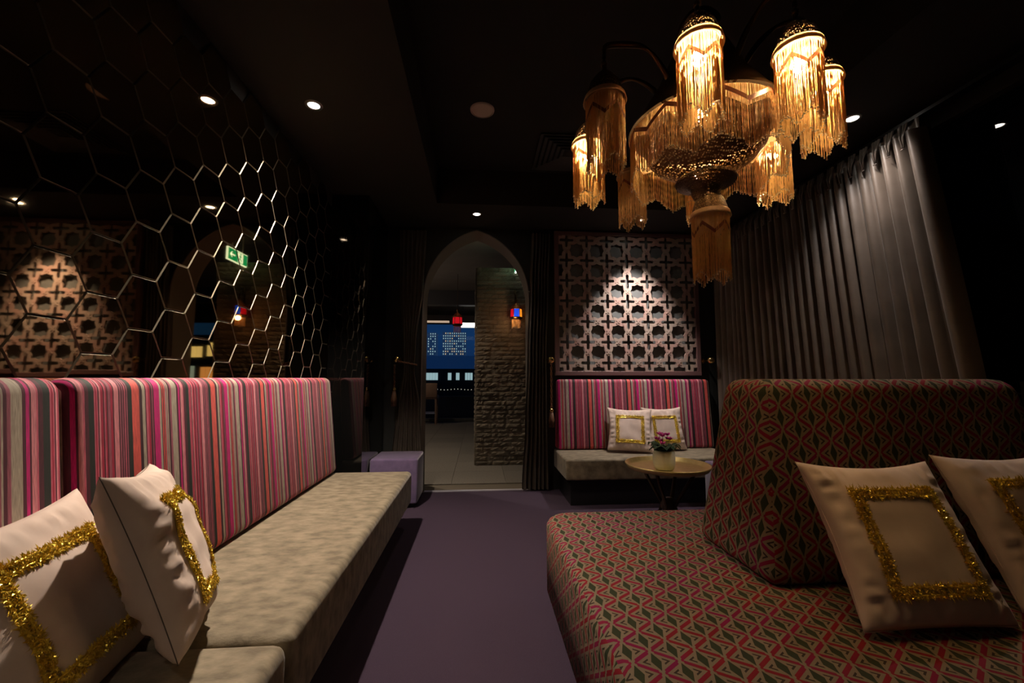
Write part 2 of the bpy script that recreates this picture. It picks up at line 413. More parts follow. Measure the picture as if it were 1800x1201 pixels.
# --- black glass pier
st('wall_pier', nb(-1.40, -.975, 3.68, YW, 0, CZ), M['gloss'])
# --- end wall with pointed arch
AX, AHW, ASP, AAP = -.035, .565, 1.98, 2.735
rise = AAP-ASP; Rr = (AHW**2+rise**2)/(2*AHW)
def arch_pts(hw, sp, ap, n=14, cx=AX):
    rs = ap-sp; rr = (hw*hw+rs*rs)/(2*hw); a1 = math.atan2(rs, rr-hw)
    L = [(cx-hw, 0.0)]
    for k in range(n+1):
        a = a1*k/n; L.append((cx-hw+rr-rr*math.cos(a), sp+rr*math.sin(a)))
    for k in range(n-1, -1, -1):
        a = a1*k/n; L.append((cx+hw-rr+rr*math.cos(a), sp+rr*math.sin(a)))
    L.append((cx+hw, 0.0)); return L
outl = [(-1.45, 0)]+arch_pts(AHW, ASP, AAP)+[(XG+.1, 0), (XG+.1, CZ+.1), (-1.45, CZ+.1)]
me = flat_shape(outl, [], .30)
me.transform(Matrix.Rotation(PI/2, 4, 'X')); me.transform(Matrix.Translation((0, YW+.15, 0)))
tag(mkme('wall_far', me, M['farw']), kind='structure')
# plaster lining of the arch (2 cm thick, slightly proud)
ins = arch_pts(AHW, ASP, AAP); inn = arch_pts(AHW-.010, ASP, AAP-.012)
me = flat_shape(ins+inn[::-1], [], .34)
me.transform(Matrix.Rotation(PI/2, 4, 'X')); me.transform(Matrix.Translation((0, YW+.15, 0)))
tag(mkme('trim_3', me, pmat('arch_lining_plaster', (.17,.14,.12), .7)), kind='structure')
st('trim_4', nb(AX-AHW, AX+AHW, YW-.02, YW+.02, 0, .008), M['alu'])
# --- corridor beyond
st('floor_corridor', nb(-3, 7, YW, 11.7, -.08, -.012), M['mortar'])
fc = bpy.data.objects['floor_corridor']
tm = None
for i in range(7):
    for j in range(11):
        if tm is None:
            bm = nb(0, .598, 0, .598, -.012, 0, bev=.002, seg=1); me_ = bpy.data.meshes.new('floor_tile'); bm.to_mesh(me_); bm.free(); tm = me_
        mkme('floor_tile', tm, M['ctile'], fc, (-2.1+i*.6, YW+.31+j*.6, 0))
st('ceiling_corridor', nb(-3, 7, YW+.3, 8.9, 3.0, 3.1), M['corr'])
st('trim_5', nb(-3, 7, 8.9, 9.1, 2.69, 3.1), pmat('corridor_beam', (.055,.05,.047), .5))
st('ceiling_bar', nb(-3, 7, 9.1, 11.8, 2.85, 2.95), pmat('far_ceiling', (.03,.022,.017), .8))
st('wall_corridor_left', nb(-3.1, -3, YW+.3, 11.8, 0, 3.1), M['archw'])
st('wall_corridor_right', nb(7, 7.1, YW+.3, 11.8, 0, 3.1), M['archw'])
# window at the corridor's end
wf = empty('window_1', (2, 11.6, 0)); tag(wf, kind='structure')
mk('window_sill', nb(-3, 7, 11.5, 11.7, 0, .07), M['archw'], wf)
mk('window_head', nb(-3, 7, 11.5, 11.7, 2.62, 2.85), pmat('window_head_paint', (.05,.03,.02), .6), wf)
for x in (-3, .9, 2.4, 3.9, 5.4, 6.95): mk('mullion', nb(x, x+.05, 11.55, 11.65, .07, 2.62), M['black'], wf)
for a, b in ((-3, .9), (.95, 2.4), (2.45, 3.9), (3.95, 5.4), (5.45, 6.95)): mk('pane', nb(a, b, 11.59, 11.605, .07, 2.62), M['glass_clear'], wf)
# window wall on the right
w2 = empty('window_2', (XG, 1, 0)); tag(w2, kind='structure')
for k in range(4): mk('pane', nb(XG, XG+.01, YB+k*1.7625, YB+(k+1)*1.7625-.01, .12, 2.66), M['glass_dark'], w2)
mk('window_sill', nb(XG-.06, XG+.1, YB, YW, 0, .12), M['black'], w2)
# ================================================================== STONE PIER in the corridor
sw = st('wall_stone', nb(-.045, .86, 5.72, 6.6, 0, 2.66), M['mortar'])
bricks = []
for q in range(6):
    rq = random.Random(q)
    bm = bmesh.new(); nx, nz_ = 6, 3
    g = [[bm.verts.new((i/nx, -.014-(.0 if i in (0, nx) or k in (0, nz_) else rq.uniform(0, .012)), k/nz_)) for k in range(nz_+1)] for i in range(nx+1)]
    bk = [[bm.verts.new((i/nx, .0, k/nz_)) for k in (0, nz_)] for i in (0, nx)]
    for i in range(nx):
        for k in range(nz_): bm.faces.new((g[i][k], g[i+1][k], g[i+1][k+1], g[i][k+1]))
    bm.faces.new([g[0][k] for k in range(nz_+1)]+[bk[0][1], bk[0][0]])
    bm.faces.new([g[nx][k] for k in range(nz_, -1, -1)]+[bk[1][0], bk[1][1]])
    bm.faces.new([g[i][nz_] for i in range(nx+1)]+[bk[1][1], bk[0][1]])
    bm.faces.new([g[i][0] for i in range(nx, -1, -1)]+[bk[0][0], bk[1][0]])
    bmesh.ops.recalc_face_normals(bm, faces=bm.faces)
    me_ = bpy.data.meshes.new('stone'); bm.to_mesh(me_); bm.free(); me_.materials.append(M['stone']); bricks.append(me_)
rs = random.Random(5); nrow = 44; hh = 2.66/nrow
for r_ in range(nrow):
    x = -.045 - (rs.uniform(0, .12) if r_ % 2 else 0)
    while x < .86:
        wd = rs.uniform(.16, .26); x0 = max(x, -.045); x1 = min(x+wd, .86)
        if .86-x1 < .06: x1 = .86
        if x1-x0 > .04:
            o = mkme('stone', bricks[rs.randrange(6)], None, sw, (x0+.001, 5.72-rs.uniform(0, .008), r_*hh+.001))
            o.scale = (x1-x0-.003, 1, hh-.003)
        x = x1 if x1 == .86 else x+wd
for r_ in range(nrow):     # the narrow side returning to the left
    o = mkme('stone', bricks[rs.randrange(6)], None, sw, (-.045-rs.uniform(0, .004), 5.72+.30, r_*hh+.001))
    o.rotation_euler = (0, 0, -PI/2); o.scale = (.30, 1, hh-.003)

# ================================================================== LIGHT FITTINGS
def downlight(x, y, label, lens=True):
    t = tag(empty('downlight', (x, y, CZ)), label, 'downlight', 'round recessed ceiling downlights')
    bm = bmesh.new(); lathe(bm, [(.032, -.001), (.034, -.006), (.048, -.006), (.05, 0)], 24)
    mk('bezel', bm, M['chrome'], t, True, world=False)
    bm = bmesh.new(); bmesh.ops.create_circle(bm, cap_ends=True, radius=.033, segments=20)
    bmesh.ops.translate(bm, verts=bm.verts, vec=(0, 0, -.003)); mk('lens', bm, M['lens'], t, world=False)
    return t
downlight(-.982, 2.44, 'bright star-like ceiling downlight above the left banquette')
downlight(-.037, 4.03, 'small ceiling downlight just in front of the pointed arch')
downlight(1.641, 4.05, 'small ceiling downlight above the fretwork screen, beside a hanging beaded lamp')
downlight(2.288, 2.317, 'ceiling downlight shining on the top of the window curtain')
downlight(-.75, -.45, 'ceiling downlight behind the viewer over the left banquette')
t = tag(empty('ceiling_speaker', (.008, 2.905, CH)), 'round pale flush ceiling speaker disc left of the chandelier', 'speaker')
bm = bmesh.new(); lathe(bm, [(.001, -.012), (.070, -.012), (.076, -.009)], 32); mk('grille', bm, M['white'], t, True, world=False)
bm = bmesh.new(); lathe(bm, [(.0765, -.012), (.085, -.010), (.088, 0)], 32); mk('rim', bm, M['white'], t, True, world=False)
t = tag(empty('ceiling_vent', (.76, 3.44, CH)), 'square dark slatted air vent in the ceiling behind the chandelier', 'vent')
for k in range(6):
    s = .29-.042*k
    for a in range(4):
        bm = bmesh.new(); z = -.004-.001*k
        P_ = [(-s, -s, -.012), (s, -s, -.012), (s-.028, -s+.028, -.001), (-s+.028, -s+.028, -.001)]
        vs = [bm.verts.new(Matrix.Rotation(a*PI/2, 3, 'Z') @ Vector(p)) for p in P_]; bm.faces.new(vs)
        r0 = bmesh.ops.extrude_face_region(bm, geom=bm.faces[:])
        bmesh.ops.translate(bm, verts=[v for v in r0['geom'] if isinstance(v, bmesh.types.BMVert)], vec=(0, 0, -.003))
        bmesh.ops.recalc_face_normals(bm, faces=bm.faces)
        mk('slat', bm, M['vent'], t, world=False)
# ================================================================== SEATING
def uv_box(me, axes=None):
    uvl = me.uv_layers.new(name='UVMap')
    for p in me.polygons:
        n = p.normal; a = max(range(3), key=lambda k: abs(n[k]) * (1.0))
        for li in p.loop_indices:
            c = me.vertices[me.loops[li].vertex_index].co
            uvl.data[li].uv = ((c.y, c.z) if a == 0 else (c.x, c.z) if a == 1 else (c.x, c.y))
# left banquettes (mirror wall)
def left_banquette(y0, y1, label):
    t = tag(empty('banquette', (-1.0, (y0+y1)/2, 0)), label, 'banquette', 'striped banquettes along the mirror wall')
    g = .004
    mk('kick_base', nb(-1.20, -.655, y0+g, y1-g-.05, 0, .17), M['black'], t)
    mk('seat_cushion', nb(-1.22, -.525, y0+g, y1-g, .17, .42, bev=.035, seg=4), M['suede'], t, True)
    yy = y1-.02 if y1 > 3 else y1
    bm = hexa([(-1.215, y0+g, .425), (-1.09, y0+g, .425), (-1.09, yy-g, .425), (-1.215, yy-g, .425),
               (-1.262, y0+g, 1.15), (-1.165, y0+g, 1.15), (-1.165, yy-g, 1.15), (-1.262, yy-g, 1.15)], bev=.042, seg=5)
    mk('backrest', bm, M['stripeY' if y1 > 3 else 'stripeY2'], t, True)
    return t
left_banquette(1.30, 3.47, 'long banquette with pink striped back and olive velvet seat, far one at the mirror wall')
left_banquette(-1.2, 1.30, 'nearest striped banquette at the mirror wall, beneath the two leaning blush cushions')
# far banquette
t = tag(empty('banquette', (1.62, 4.2, 0)), 'striped pink banquette with olive seat beneath the fretwork screen', 'banquette')
mk('kick_base', nb(.83, 2.40, 3.88, 4.40, 0, .235), M['black'], t)
mk('seat_cushion', nb(.775, 2.45, 3.80, 4.43, .235, .42, bev=.02, seg=3), M['suede'], t, True)
bm = hexa([(.785, 4.30, .424), (2.455, 4.30, .424), (2.455, 4.43, .424), (.785, 4.43, .424),
           (.80, 4.365, 1.135), (2.45, 4.365, 1.135), (2.45, 4.445, 1.135), (.80, 4.445, 1.135)], bev=.035, seg=4)
mk('backrest', bm, M['stripeX'], t, True)
# patterned island ottoman
t = tag(empty('island_ottoman', (1.5, 1.45, 0)), 'large square island seat in red and olive diamond fabric with central tapered backrest', 'ottoman')
mk('kick_base', nb(.42, 2.32, .72, 2.18, 0, .12), M['black'], t)
# seat with generous vertical corner radius
bm = bmesh.new()
def rrect(x0, x1, y0, y1, r, n=6):
    L = []
    for cx, cy, a0 in ((x1-r, y1-r, 0), (x0+r, y1-r, PI/2), (x0+r, y0+r, PI), (x1-r, y0+r, 1.5*PI)):
        for k in range(n+1):
            a = a0+k*PI/2/n; L.append((cx+r*math.cos(a), cy+r*math.sin(a)))
    return L
def rr_body(bm, x0, x1, y0, y1, z0, z1, r, e, n=6, m=4):
    prof = [(0, z0)]+[(e*(1-math.cos(k*PI/2/m)), z1-e+e*math.sin(k*PI/2/m)) for k in range(m+1)]
    rings = []
    for d, z in prof:
        rings.append([bm.verts.new((x, y, z)) for x, y in rrect(x0+d, x1-d, y0+d, y1-d, max(r-d, .002), n)])
    for a, b in zip(rings, rings[1:]):
        for k in range(len(a)): bm.faces.new((a[k], a[(k+1)%len(a)], b[(k+1)%len(a)], b[k]))
    bm.faces.new(rings[0][::-1]); bm.faces.new(rings[-1])
    bmesh.ops.recalc_face_normals(bm, faces=bm.faces)
rr_body(bm, .335, 2.37, .64, 2.26, .12, .455, .13, .04)
o = mk('seat_cushion', bm, M['argyle'], t, True); uv_box(o.data)
bm = hexa([(.955, 1.375, .452), (2.20, 1.375, .452), (2.20, 1.87, .452), (.955, 1.87, .452),
           (1.045, 1.49, 1.145), (2.09, 1.49, 1.145), (2.09, 1.76, 1.145), (1.045, 1.76, 1.145)], bev=.055, seg=5)
o = mk('backrest', bm, M['argyle'], t, True); uv_box(o.data)
# velvet cube stools
def cube_stool(x0, x1, y0, y1, label):
    t = tag(empty('cube_stool', ((x0+x1)/2, (y0+y1)/2, 0)), label, 'stool', 'lilac velvet cube stools')
    mk('seat', nb(x0, x1, y0, y1, .035, .43, bev=.018, seg=3), M['purple'], t, True)
    for x in (x0+.04, x1-.07):
        for y in (y0+.04, y1-.07): mk('foot', nb(x, x+.03, y, y+.03, 0, .04), M['black'], t)
cube_stool(-.965, -.545, 3.90, 4.33, 'lilac velvet cube stool at the end of the long banquette by the arch')
cube_stool(1.965, 2.36, 3.15, 3.64, 'lilac velvet cube stool behind the brass tray table, mostly hidden by the island seat')

# ================================================================== CUSHIONS
def pose(c, yaw_, lean, roll):
    n = Vector((math.sin(yaw_), -math.cos(yaw_), 0)); e1 = Vector((math.cos(yaw_), math.sin(yaw_), 0)); z = Vector((0, 0, 1))
    e2 = z*math.cos(lean)-n*math.sin(lean); nn = n*math.cos(lean)+z*math.sin(lean)
    a = e1*math.cos(roll)+e2*math.sin(roll); b = -e1*math.sin(roll)+e2*math.cos(roll)
    m = Matrix((a, b, nn)).transposed().to_4x4(); m.translation = Vector(c); return m
def pillow(c, yaw_, lean, roll, size, label, seed, T=.072, wr=.008, seam=False, dense=1.0, tv=-.012, rw=.0095, group='blush cushions with gold tinsel squares'):
    root = tag(empty('throw_cushion'), label, 'cushion', group); root.matrix_world = pose(c, yaw_, lean, roll)
    h = size/2; off = Vector((seed*7.3, seed*3.1, 0)); n = 44
    def surf(u, v, side):
        pin = .11
        x = h*u*(1-pin*(1-v*v)*abs(u)**1.5); y = h*v*(1-pin*(.25 if v < 0 else 1)*(1-u*u)*abs(v)**1.5)
        k = max(0, (1-u*u)*(1-v*v)); z = T*(k**.42)*(1-.10*k)
        e = 1-k; p = Vector((x*9, y*9, side*3))+off
        z += wr*noise.noise(p*1.2)*min(1, k*6)*1.2
        # gathers running in from the edges
        ed = max(abs(u), abs(v)); s = (y if abs(u) > abs(v) else x)
        amp = wr*.9*max(0, 1-abs(ed-.84)/.17)*min(1, k*8)
        z += amp*math.sin(s*120+3*noise.noise(Vector((s*14, seed, side))))*(.5+noise.noise(Vector((s*9, seed+5, side*2))))
        # larger folds
        z += wr*.8*(abs(noise.noise(Vector((x*7+seed, y*7, side*5)))) - .2)*min(1, k*4)*max(0, min(1, (ed-.45)*4))
        # fine creases, denser outside the sewn square
        cr_ = .5-abs(noise.noise(Vector((x*26+seed*3, y*11+side*4, seed))))*2.2
        z += wr*.42*cr_*min(1, k*4)*(.18+.82*max(0, min(1, (ed-.5)*3.5)) if side > 0 else 1)
        return Vector((x, y, side*max(z, 0.0)))
    bm = bmesh.new(); V = {}
    for side in (1, -1):
        for i in range(n+1):
            for j in range(n+1):
                u, v = -1+2*i/n, -1+2*j/n
                u, v = math.sin(u*PI/2)*.35+u*.65, math.sin(v*PI/2)*.35+v*.65
                bd = i in (0, n) or j in (0, n)
                if bd and side < 0: V[(side, i, j)] = V[(1, i, j)]
                else: V[(side, i, j)] = bm.verts.new(surf(u, v, side))
        for i in range(n):
            for j in range(n):
                f = [V[(side, i, j)], V[(side, i+1, j)], V[(side, i+1, j+1)], V[(side, i, j+1)]]
                bm.faces.new(f if side > 0 else f[::-1])
    mk('cover', bm, M['cotton'], root, True, world=False)
    # piped seam right round the edge
    bm = bmesh.new(); L = []
    for k in range(4):
        for q in range(20):
            s = -1+2*q/20; uv = [(s, -1), (1, s), (-s, 1), (-1, -s)][k]; L.append(surf(uv[0], uv[1], 1))
    tube(bm, L, .0013, 5, True); mk('seam', bm, M['zip'] if seam else M['cotton'], root, True, world=False)
    # tinsel square: loops and spikes of metallic strip along a square path, two rows
    rn = random.Random(seed*17+1); vs, fs = [], []
    tr = .275*size
    cnt = int(4200*dense)
    for q in range(cnt):
        k = rn.randrange(4); s = rn.uniform(-1, 1); row = rn.choice((-rw, .0, rw))
        if row == 0 and rn.random() < .6: row = rn.choice((-rw, rw))
        d = tr+row*size/.46+rn.gauss(0, .0022)
        s *= (tr+.014*size/.46)
        px, py = [(s, -d), (d, s), (s, d), (-d, s)][k]
        u, v = px/h*1.04, (py+tv)/h*1.04
        b0 = surf(u, v, 1)+Vector((0, 0, .001))
        a = rn.uniform(0, 2*PI); ln = rn.uniform(.006, .014)*size/.46; up = rn.uniform(.1, 1.0)
        if rn.random() < .35: a = [-PI/2, 0, PI/2, PI][k]+rn.choice((0, PI))+rn.gauss(0, .3); up = rn.uniform(0, .35); ln *= 1.35
        dr = Vector((math.cos(a), math.sin(a), up)).normalized(); sd = dr.cross(Vector((rn.uniform(-1, 1), rn.uniform(-1, 1), .7))).normalized()*rn.uniform(.0008, .0016)*size/.46
        p1 = b0+dr*ln*.5+Vector((0, 0, .002)); p2 = b0+dr*ln
        i0 = len(vs); vs += [b0-sd, b0+sd, p1+sd*1.2, p1-sd*1.2, p2]
        fs += [(i0, i0+1, i0+2, i0+3), (i0+3, i0+2, i0+4)]
    me_ = bpy.data.meshes.new('tinsel_trim'); me_.from_pydata(vs, [], fs); 
    o = mkme('tinsel_trim', me_, M['tinsel'], root); o['kind'] = 'stuff'; o['label'] = 'shiny gold tinsel braid sewn in a square'
    # ribbon base under the spikes
    bm = bmesh.new()
    for d in (-rw, rw):
        Lp = []
        for k in range(4):
            for q in range(14):
                s = (-1+2*q/14)*(tr+d); dd = tr+d
                px, py = [(s, -dd), (dd, s), (-s, dd), (-dd, -s)][k]
                Lp.append(surf(px/h*1.04, (py+tv)/h*1.04, 1)+Vector((0, 0, .0015)))
        tube(bm, Lp, .0042*size/.46, 5, True)
    mk('braid', bm, M['tinsel'], root, True, world=False)
    return root
pillow((-1.005, 1.115, .618), 1.74, .42, .02, .47, 'blush cushion nearest on the left banquette, its gold tinsel square facing the room', 1, dense=1.5)
pillow((-.893, 1.312, .672), 2.05, .377, -.115, .48, 'blush cushion seen edge-on with dark side seam, leaning in front of the striped back', 2, seam=True, T=.094, wr=.013, dense=1.3)
pillow((1.256, 1.222, .673), .01, .50, -.013, .46, 'blush cushion on the island seat, its whole gold tinsel square in view', 3, dense=1.3)
pillow((1.785, 1.262, .685), -.03, .50, .015, .46, 'blush cushion cut off by the right edge of the photo on the island seat', 4, dense=1.0)
pillow((1.495, 4.165, .640), -.25, .42, -.03, .44, 'front one of the two blush cushions on the far striped banquette', 5, dense=.6)
pillow((1.87, 4.222, .640), .06, .26, 0, .43, 'rear blush cushion on the far banquette, partly behind another and the pot plant', 6, dense=.6, T=.06)

# ================================================================== FRETWORK SCREEN
t = tag(empty('fretwork_screen', (1.605, YW-.03, 1.17)), 'square copper-coloured fretwork screen of stars and crosses above the far banquette', 'screen')
CX0, CX1, CZ0, CZ1 = .795, 2.39, 1.175, 2.735
bw = .045; ix0, ix1, iz0, iz1 = CX0+bw, CX1-bw, CZ0+bw, CZ1-bw
c = (ix1-ix0)/6.80
ox = (ix0+ix1)/2-3*c; oz = iz0+.40*c
hw, al = .070*c, .350*c
quarter = [(al, 0), (.5*c, 0), (.5*c, .145*c), (.36*c, .218*c), (.218*c, .218*c), (.218*c, .36*c), (.145*c, .5*c), (0, .5*c), (0, al),
           (hw*.6, al-hw*.15), (hw, al-hw*.6), (hw, hw), (al-hw*.6, hw), (al-hw*.15, hw*.6)]
bm = bmesh.new()
for i in range(-1, 8):
    for j in range(-1, 9):
        for sx_ in (1, -1):
            for sz in (1, -1):
                P4 = [(ox+i*c+sx_*a, oz+j*c+sz*b) for a, b in quarter]
                if min(p[0] for p in P4) > ix1 or max(p[0] for p in P4) < ix0 or min(p[1] for p in P4) > iz1 or max(p[1] for p in P4) < iz0: continue
                if sx_*sz < 0: P4 = P4[::-1]
                bm.faces.new([bm.verts.new((p[0], 0, p[1])) for p in P4])
bmesh.ops.triangulate(bm, faces=bm.faces)
bmesh.ops.remove_doubles(bm, verts=bm.verts, dist=.0004)
for co, no in (((ix0, 0, 0), (-1, 0, 0)), ((ix1, 0, 0), (1, 0, 0)), ((0, 0, iz0), (0, 0, -1)), ((0, 0, iz1), (0, 0, 1))):
    bmesh.ops.bisect_plane(bm, geom=bm.verts[:]+bm.edges[:]+bm.faces[:], plane_co=co, plane_no=no, clear_outer=True)
ex = bmesh.ops.extrude_face_region(bm, geom=bm.faces[:])
bmesh.ops.translate(bm, verts=[v for v in ex['geom'] if isinstance(v, bmesh.types.BMVert)], vec=(0, -.014, 0))
bmesh.ops.translate(bm, verts=bm.verts, vec=(0, YW-.030, 0))
bmesh.ops.recalc_face_normals(bm, faces=bm.faces)
mk('lattice', bm, M['lattice'], t)
# raised strapwork ridges: each strap is a slim band crossing between the crosses
bm = bmesh.new(); 
for i in range(7):
    for j in range(8):
        x, z = ox+i*c, oz+j*c
        for (mx, mz) in ((x+.5*c, z), (x, z+.5*c)):
            if ix0+.03 < mx < ix1-.03 and iz0+.03 < mz < iz1-.03:
                for sg in (1, -1):
                    l_ = .12*c; w_ = .030*c
                    dx, dz = l_*.7071, l_*.7071*sg; nx_, nz2 = -dz/l_*w_, dx/l_*w_
                    pts = [(mx-dx-nx_, mz-dz-nz2), (mx+dx-nx_, mz+dz-nz2), (mx+dx+nx_, mz+dz+nz2), (mx-dx+nx_, mz-dz+nz2)]
                    lo = [bm.verts.new((a, YW-.043, b)) for a, b in pts]; yv = YW-.047-(.0012 if sg > 0 else 0)
                    hi = [bm.verts.new((a, yv, b)) for a, b in pts]
                    bm.faces.new(hi)
                    for k in range(4): bm.faces.new((lo[k], lo[(k+1)%4], hi[(k+1)%4], hi[k]))
bmesh.ops.recalc_face_normals(bm, faces=bm.faces)
o = mk('strap_crossings', bm, M['lattice'], t); o['kind'] = 'stuff'
for nm, a in (('frame_rail', (CX0, CX1, YW-.052, YW-.012, CZ0, CZ0+bw)), ('frame_rail', (CX0, CX1, YW-.052, YW-.012, CZ1-bw, CZ1)),
              ('frame_stile', (CX0, CX0+bw, YW-.052, YW-.012, CZ0+bw, CZ1-bw)), ('frame_stile', (CX1-bw, CX1, YW-.052, YW-.012, CZ0+bw, CZ1-bw))):
    mk(nm, nb(*a, bev=.003, seg=1), M['lframe'], t)
mk('backing_board', nb(CX0+.01, CX1-.01, YW-.012, YW, CZ0+.01, CZ1-.01), M['board'], t)

# ================================================================== CURTAINS
def drape(name, path, z0, z1, folds, amp, mat, parent, nz=24, pinch=None, seed=0, sub=8, nofold_top=0):
    """path(t, s) -> (point xy, normal xy) for t across, s = 0 bottom..1 top"""
    bm = bmesh.new(); nt_ = folds*sub; grid = []
    rn = random.Random(seed); ph = [rn.uniform(-.9, .9) for _ in range(folds+2)]; am = [rn.uniform(.55, 1.25) for _ in range(folds+2)]
    for i in range(nt_+1):
        tt = i/nt_; row = []
        f = tt*folds; k = int(f); fr = f-k
        a_ = am[k]*(1-fr)+am[k+1]*fr; p_ = ph[k]*(1-fr)+ph[k+1]*fr
        for j in range(nz+1):
            s = j/nz; (x, y), (nx_, ny) = path(tt, s)
            w = amp(tt, s)*a_*(math.sin(2*PI*f+p_)+.28*math.sin(4*PI*f+p_*2+s*1.5))
            if pinch: w = -pinch*amp(tt, s)*a_*(abs(math.sin(PI*(f+.12*p_)+.25*math.sin(s*2+k)))**.75-.55)
            row.append(bm.verts.new((x+nx_*w, y+ny*w, z0+(z1-z0)*s)))
        grid.append(row)
    for i in range(nt_):
        for j in range(nz): bm.faces.new((grid[i][j], grid[i+1][j], grid[i+1][j+1], grid[i][j+1]))
    return mk(name, bm, mat, parent, True)
lerp = lambda a, b, k: a+(b-a)*k
def pw(keys, s):
    for (s0, v0), (s1, v1) in zip(keys, keys[1:]):
        if s <= s1:
            k = (s-s0)/(s1-s0); k = k*k*(3-2*k); return lerp(v0, v1, k)
    return keys[-1][1]
# right window curtain
def wpath(tt, s):
    z = s*2.67
    y = lerp(4.36, 2.135-.115*(2.67-z), tt) - (0)
    x = lerp(2.56, 2.53, tt)
    return (x, y), (1, 0)
t = tag(empty('window_curtain', (2.5, 3.3, 0)), 'long taupe satin pleated curtain hanging along the right-hand windows', 'curtain')
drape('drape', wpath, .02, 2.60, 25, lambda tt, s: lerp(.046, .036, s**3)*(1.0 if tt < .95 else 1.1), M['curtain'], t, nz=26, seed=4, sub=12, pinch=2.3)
# header with pinch pleats
bm = bmesh.new()
for k in range(25):
    y = lerp(4.36, 2.15, (k+.25)/25)
    for q in (-1, 0, 1):
        tube(bm, [(2.50, y+q*.003, 2.50), (2.498-.006*abs(q), y+q*.010, 2.57), (2.515, y+q*.020, 2.655)], [.004, .006, .008], 5)
    tube(bm, [(2.494, y-.012, 2.50), (2.490, y, 2.498), (2.494, y+.012, 2.50)], .003, 5)
mk('pinch_pleats', bm, M['curtain'], t, True)
drape('heading', lambda tt, s: ((2.55, lerp(4.36, 2.15, tt)), (1, 0)), 2.585, 2.665, 25, lambda tt, s: .018, M['curtain'], t, nz=3, seed=4, sub=8)
mk('curtain_track', nb(2.53, 2.58, 1.2, 4.40, 2.665, 2.685), M['black'], t)
t = tag(empty('sheer_curtain', (2.64, 2.0, 0)), 'dim sheer curtain behind the free edge of the satin window curtain', 'curtain')
drape('drape', lambda tt, s: ((2.68, lerp(2.5, 2.20-.08*(1-s)*2.6, tt)), (1, 0)), .15, 2.655, 7, lambda tt, s: .022, M['sheer'], t, nz=8, seed=9, sub=8)
# arch curtains
def tied(side, s):
    pass
KZ = 1.33
def pL(tt, s):
    z = s*2.7
    l = pw([(0, -.90), (.30, -.84), (KZ/2.7-.03, -.775), (KZ/2.7+.05, -.785), (.8, -.83), (1, -.84)], s)
    r = pw([(0, -.545), (.30, -.60), (KZ/2.7-.03, -.665), (KZ/2.7+.05, -.655), (.8, -.585), (1, -.565)], s)
    return (lerp(l, r, tt), 4.40), (0, 1)
def pR(tt, s):
    l = pw([(0, .44), (.25, .475), (KZ/2.7, .50), (.8, .525), (1, .545)], s)
    r = pw([(0, .72), (.25, .705), (KZ/2.7, .705), (.8, .73), (1, .75)], s)
    return (lerp(l, r, tt), 4.40), (0, 1)
tl = tag(empty('arch_curtain', (-.72, 4.34, 0)), 'taupe curtain left of the arch, drawn in by a rope tieback', 'curtain', 'curtains either side of the arch')
drape('drape', pL, .015, 2.70, 6, lambda tt, s: lerp(.022, .016, s), M['curtain_shaded'], tl, nz=30, seed=21, sub=8)
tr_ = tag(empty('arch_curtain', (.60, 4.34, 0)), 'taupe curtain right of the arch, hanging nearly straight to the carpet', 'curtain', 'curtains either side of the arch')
drape('drape', pR, .015, 2.70, 6, lambda tt, s: .022, M['curtain_shaded'], tr_, nz=30, seed=33, sub=8)
def knob(x, y, label):
    t = tag(empty('curtain_knob', (x, y, 1.335)), label, 'curtain knob', 'gold ball curtain knobs')
    bm = bmesh.new(); tube(bm, [(0, YW-y, 0), (0, .0, 0)], .010, 10); mk('stem', bm, M['gold'], t, True, world=False)
    bm = bmesh.new(); ball(bm, (0, -.005, 0), .036, 16, 12); mk('ball', bm, M['gold'], t, True, world=False)
    bm = bmesh.new(); lathe(bm, [(.03, 0), (.03, .006), (.01, .008)], 16); bmesh.ops.rotate(bm, verts=bm.verts, matrix=Matrix.Rotation(PI/2, 3, 'X'))
    bmesh.ops.translate(bm, verts=bm.verts, vec=(0, YW-y-.001, 0)); mk('rosette', bm, M['gold'], t, True, world=False)
knob(-.835, 4.33, 'gold ball knob holding the tieback left of the arch')
knob(.735, 4.33, 'gold ball knob between the right arch curtain and the fretwork screen')
knob(2.44, 4.30, 'gold ball knob at the right side of the fretwork screen')
def tassel_rope(name, x, y, ztop, zt, label, loop=None):
    t = tag(empty(name, (x, y, zt)), label, 'tieback', 'rope tiebacks with tassels')
    if loop:
        bm = bmesh.new()
        for ph in (0, PI):
            L = []
            for i in range(40):
                q = i/39; a = -PI/2+q*2*PI
                c_ = Vector((loop[0]+loop[2]*math.cos(a), y+.05+.085*math.sin(a), loop[1]-.02*math.cos(a)))
                L.append(c_+Vector((0, .006*math.cos(i*1.1+ph), .006*math.sin(i*1.1+ph))))
            tube(bm, L, .006, 5, True)
        mk('rope_loop', bm, M['rope'], t, True)
    bm = bmesh.new()
    for ph in (0, PI):
        L = [(x+.006*math.cos(i*.9+ph), y+.006*math.sin(i*.9+ph), lerp(ztop, zt+.15, i/29)) for i in range(30)]
        tube(bm, L, .006, 5)
    mk('rope', bm, M['rope'], t, True)
    bm = bmesh.new(); lathe(bm, [(.004, .16), (.018, .15), (.022, .135), (.012, .12)], 14, (x, y, zt)); mk('tassel_head', bm, M['gold'], t, True)
    bm = bmesh.new()
    for i in range(26):
        a = i*2.399; r0 = .012; r1 = .026
        tube(bm, [(x+r0*math.cos(a), y+r0*math.sin(a), zt+.125), (x+r1*math.cos(a), y+r1*math.sin(a), zt+.04), (x+r1*.95*math.cos(a), y+r1*.95*math.sin(a), zt-.03)], .0034, 4)
    o = mk('tassel_skirt', bm, M['tassel'], t, True); o['kind'] = 'stuff'
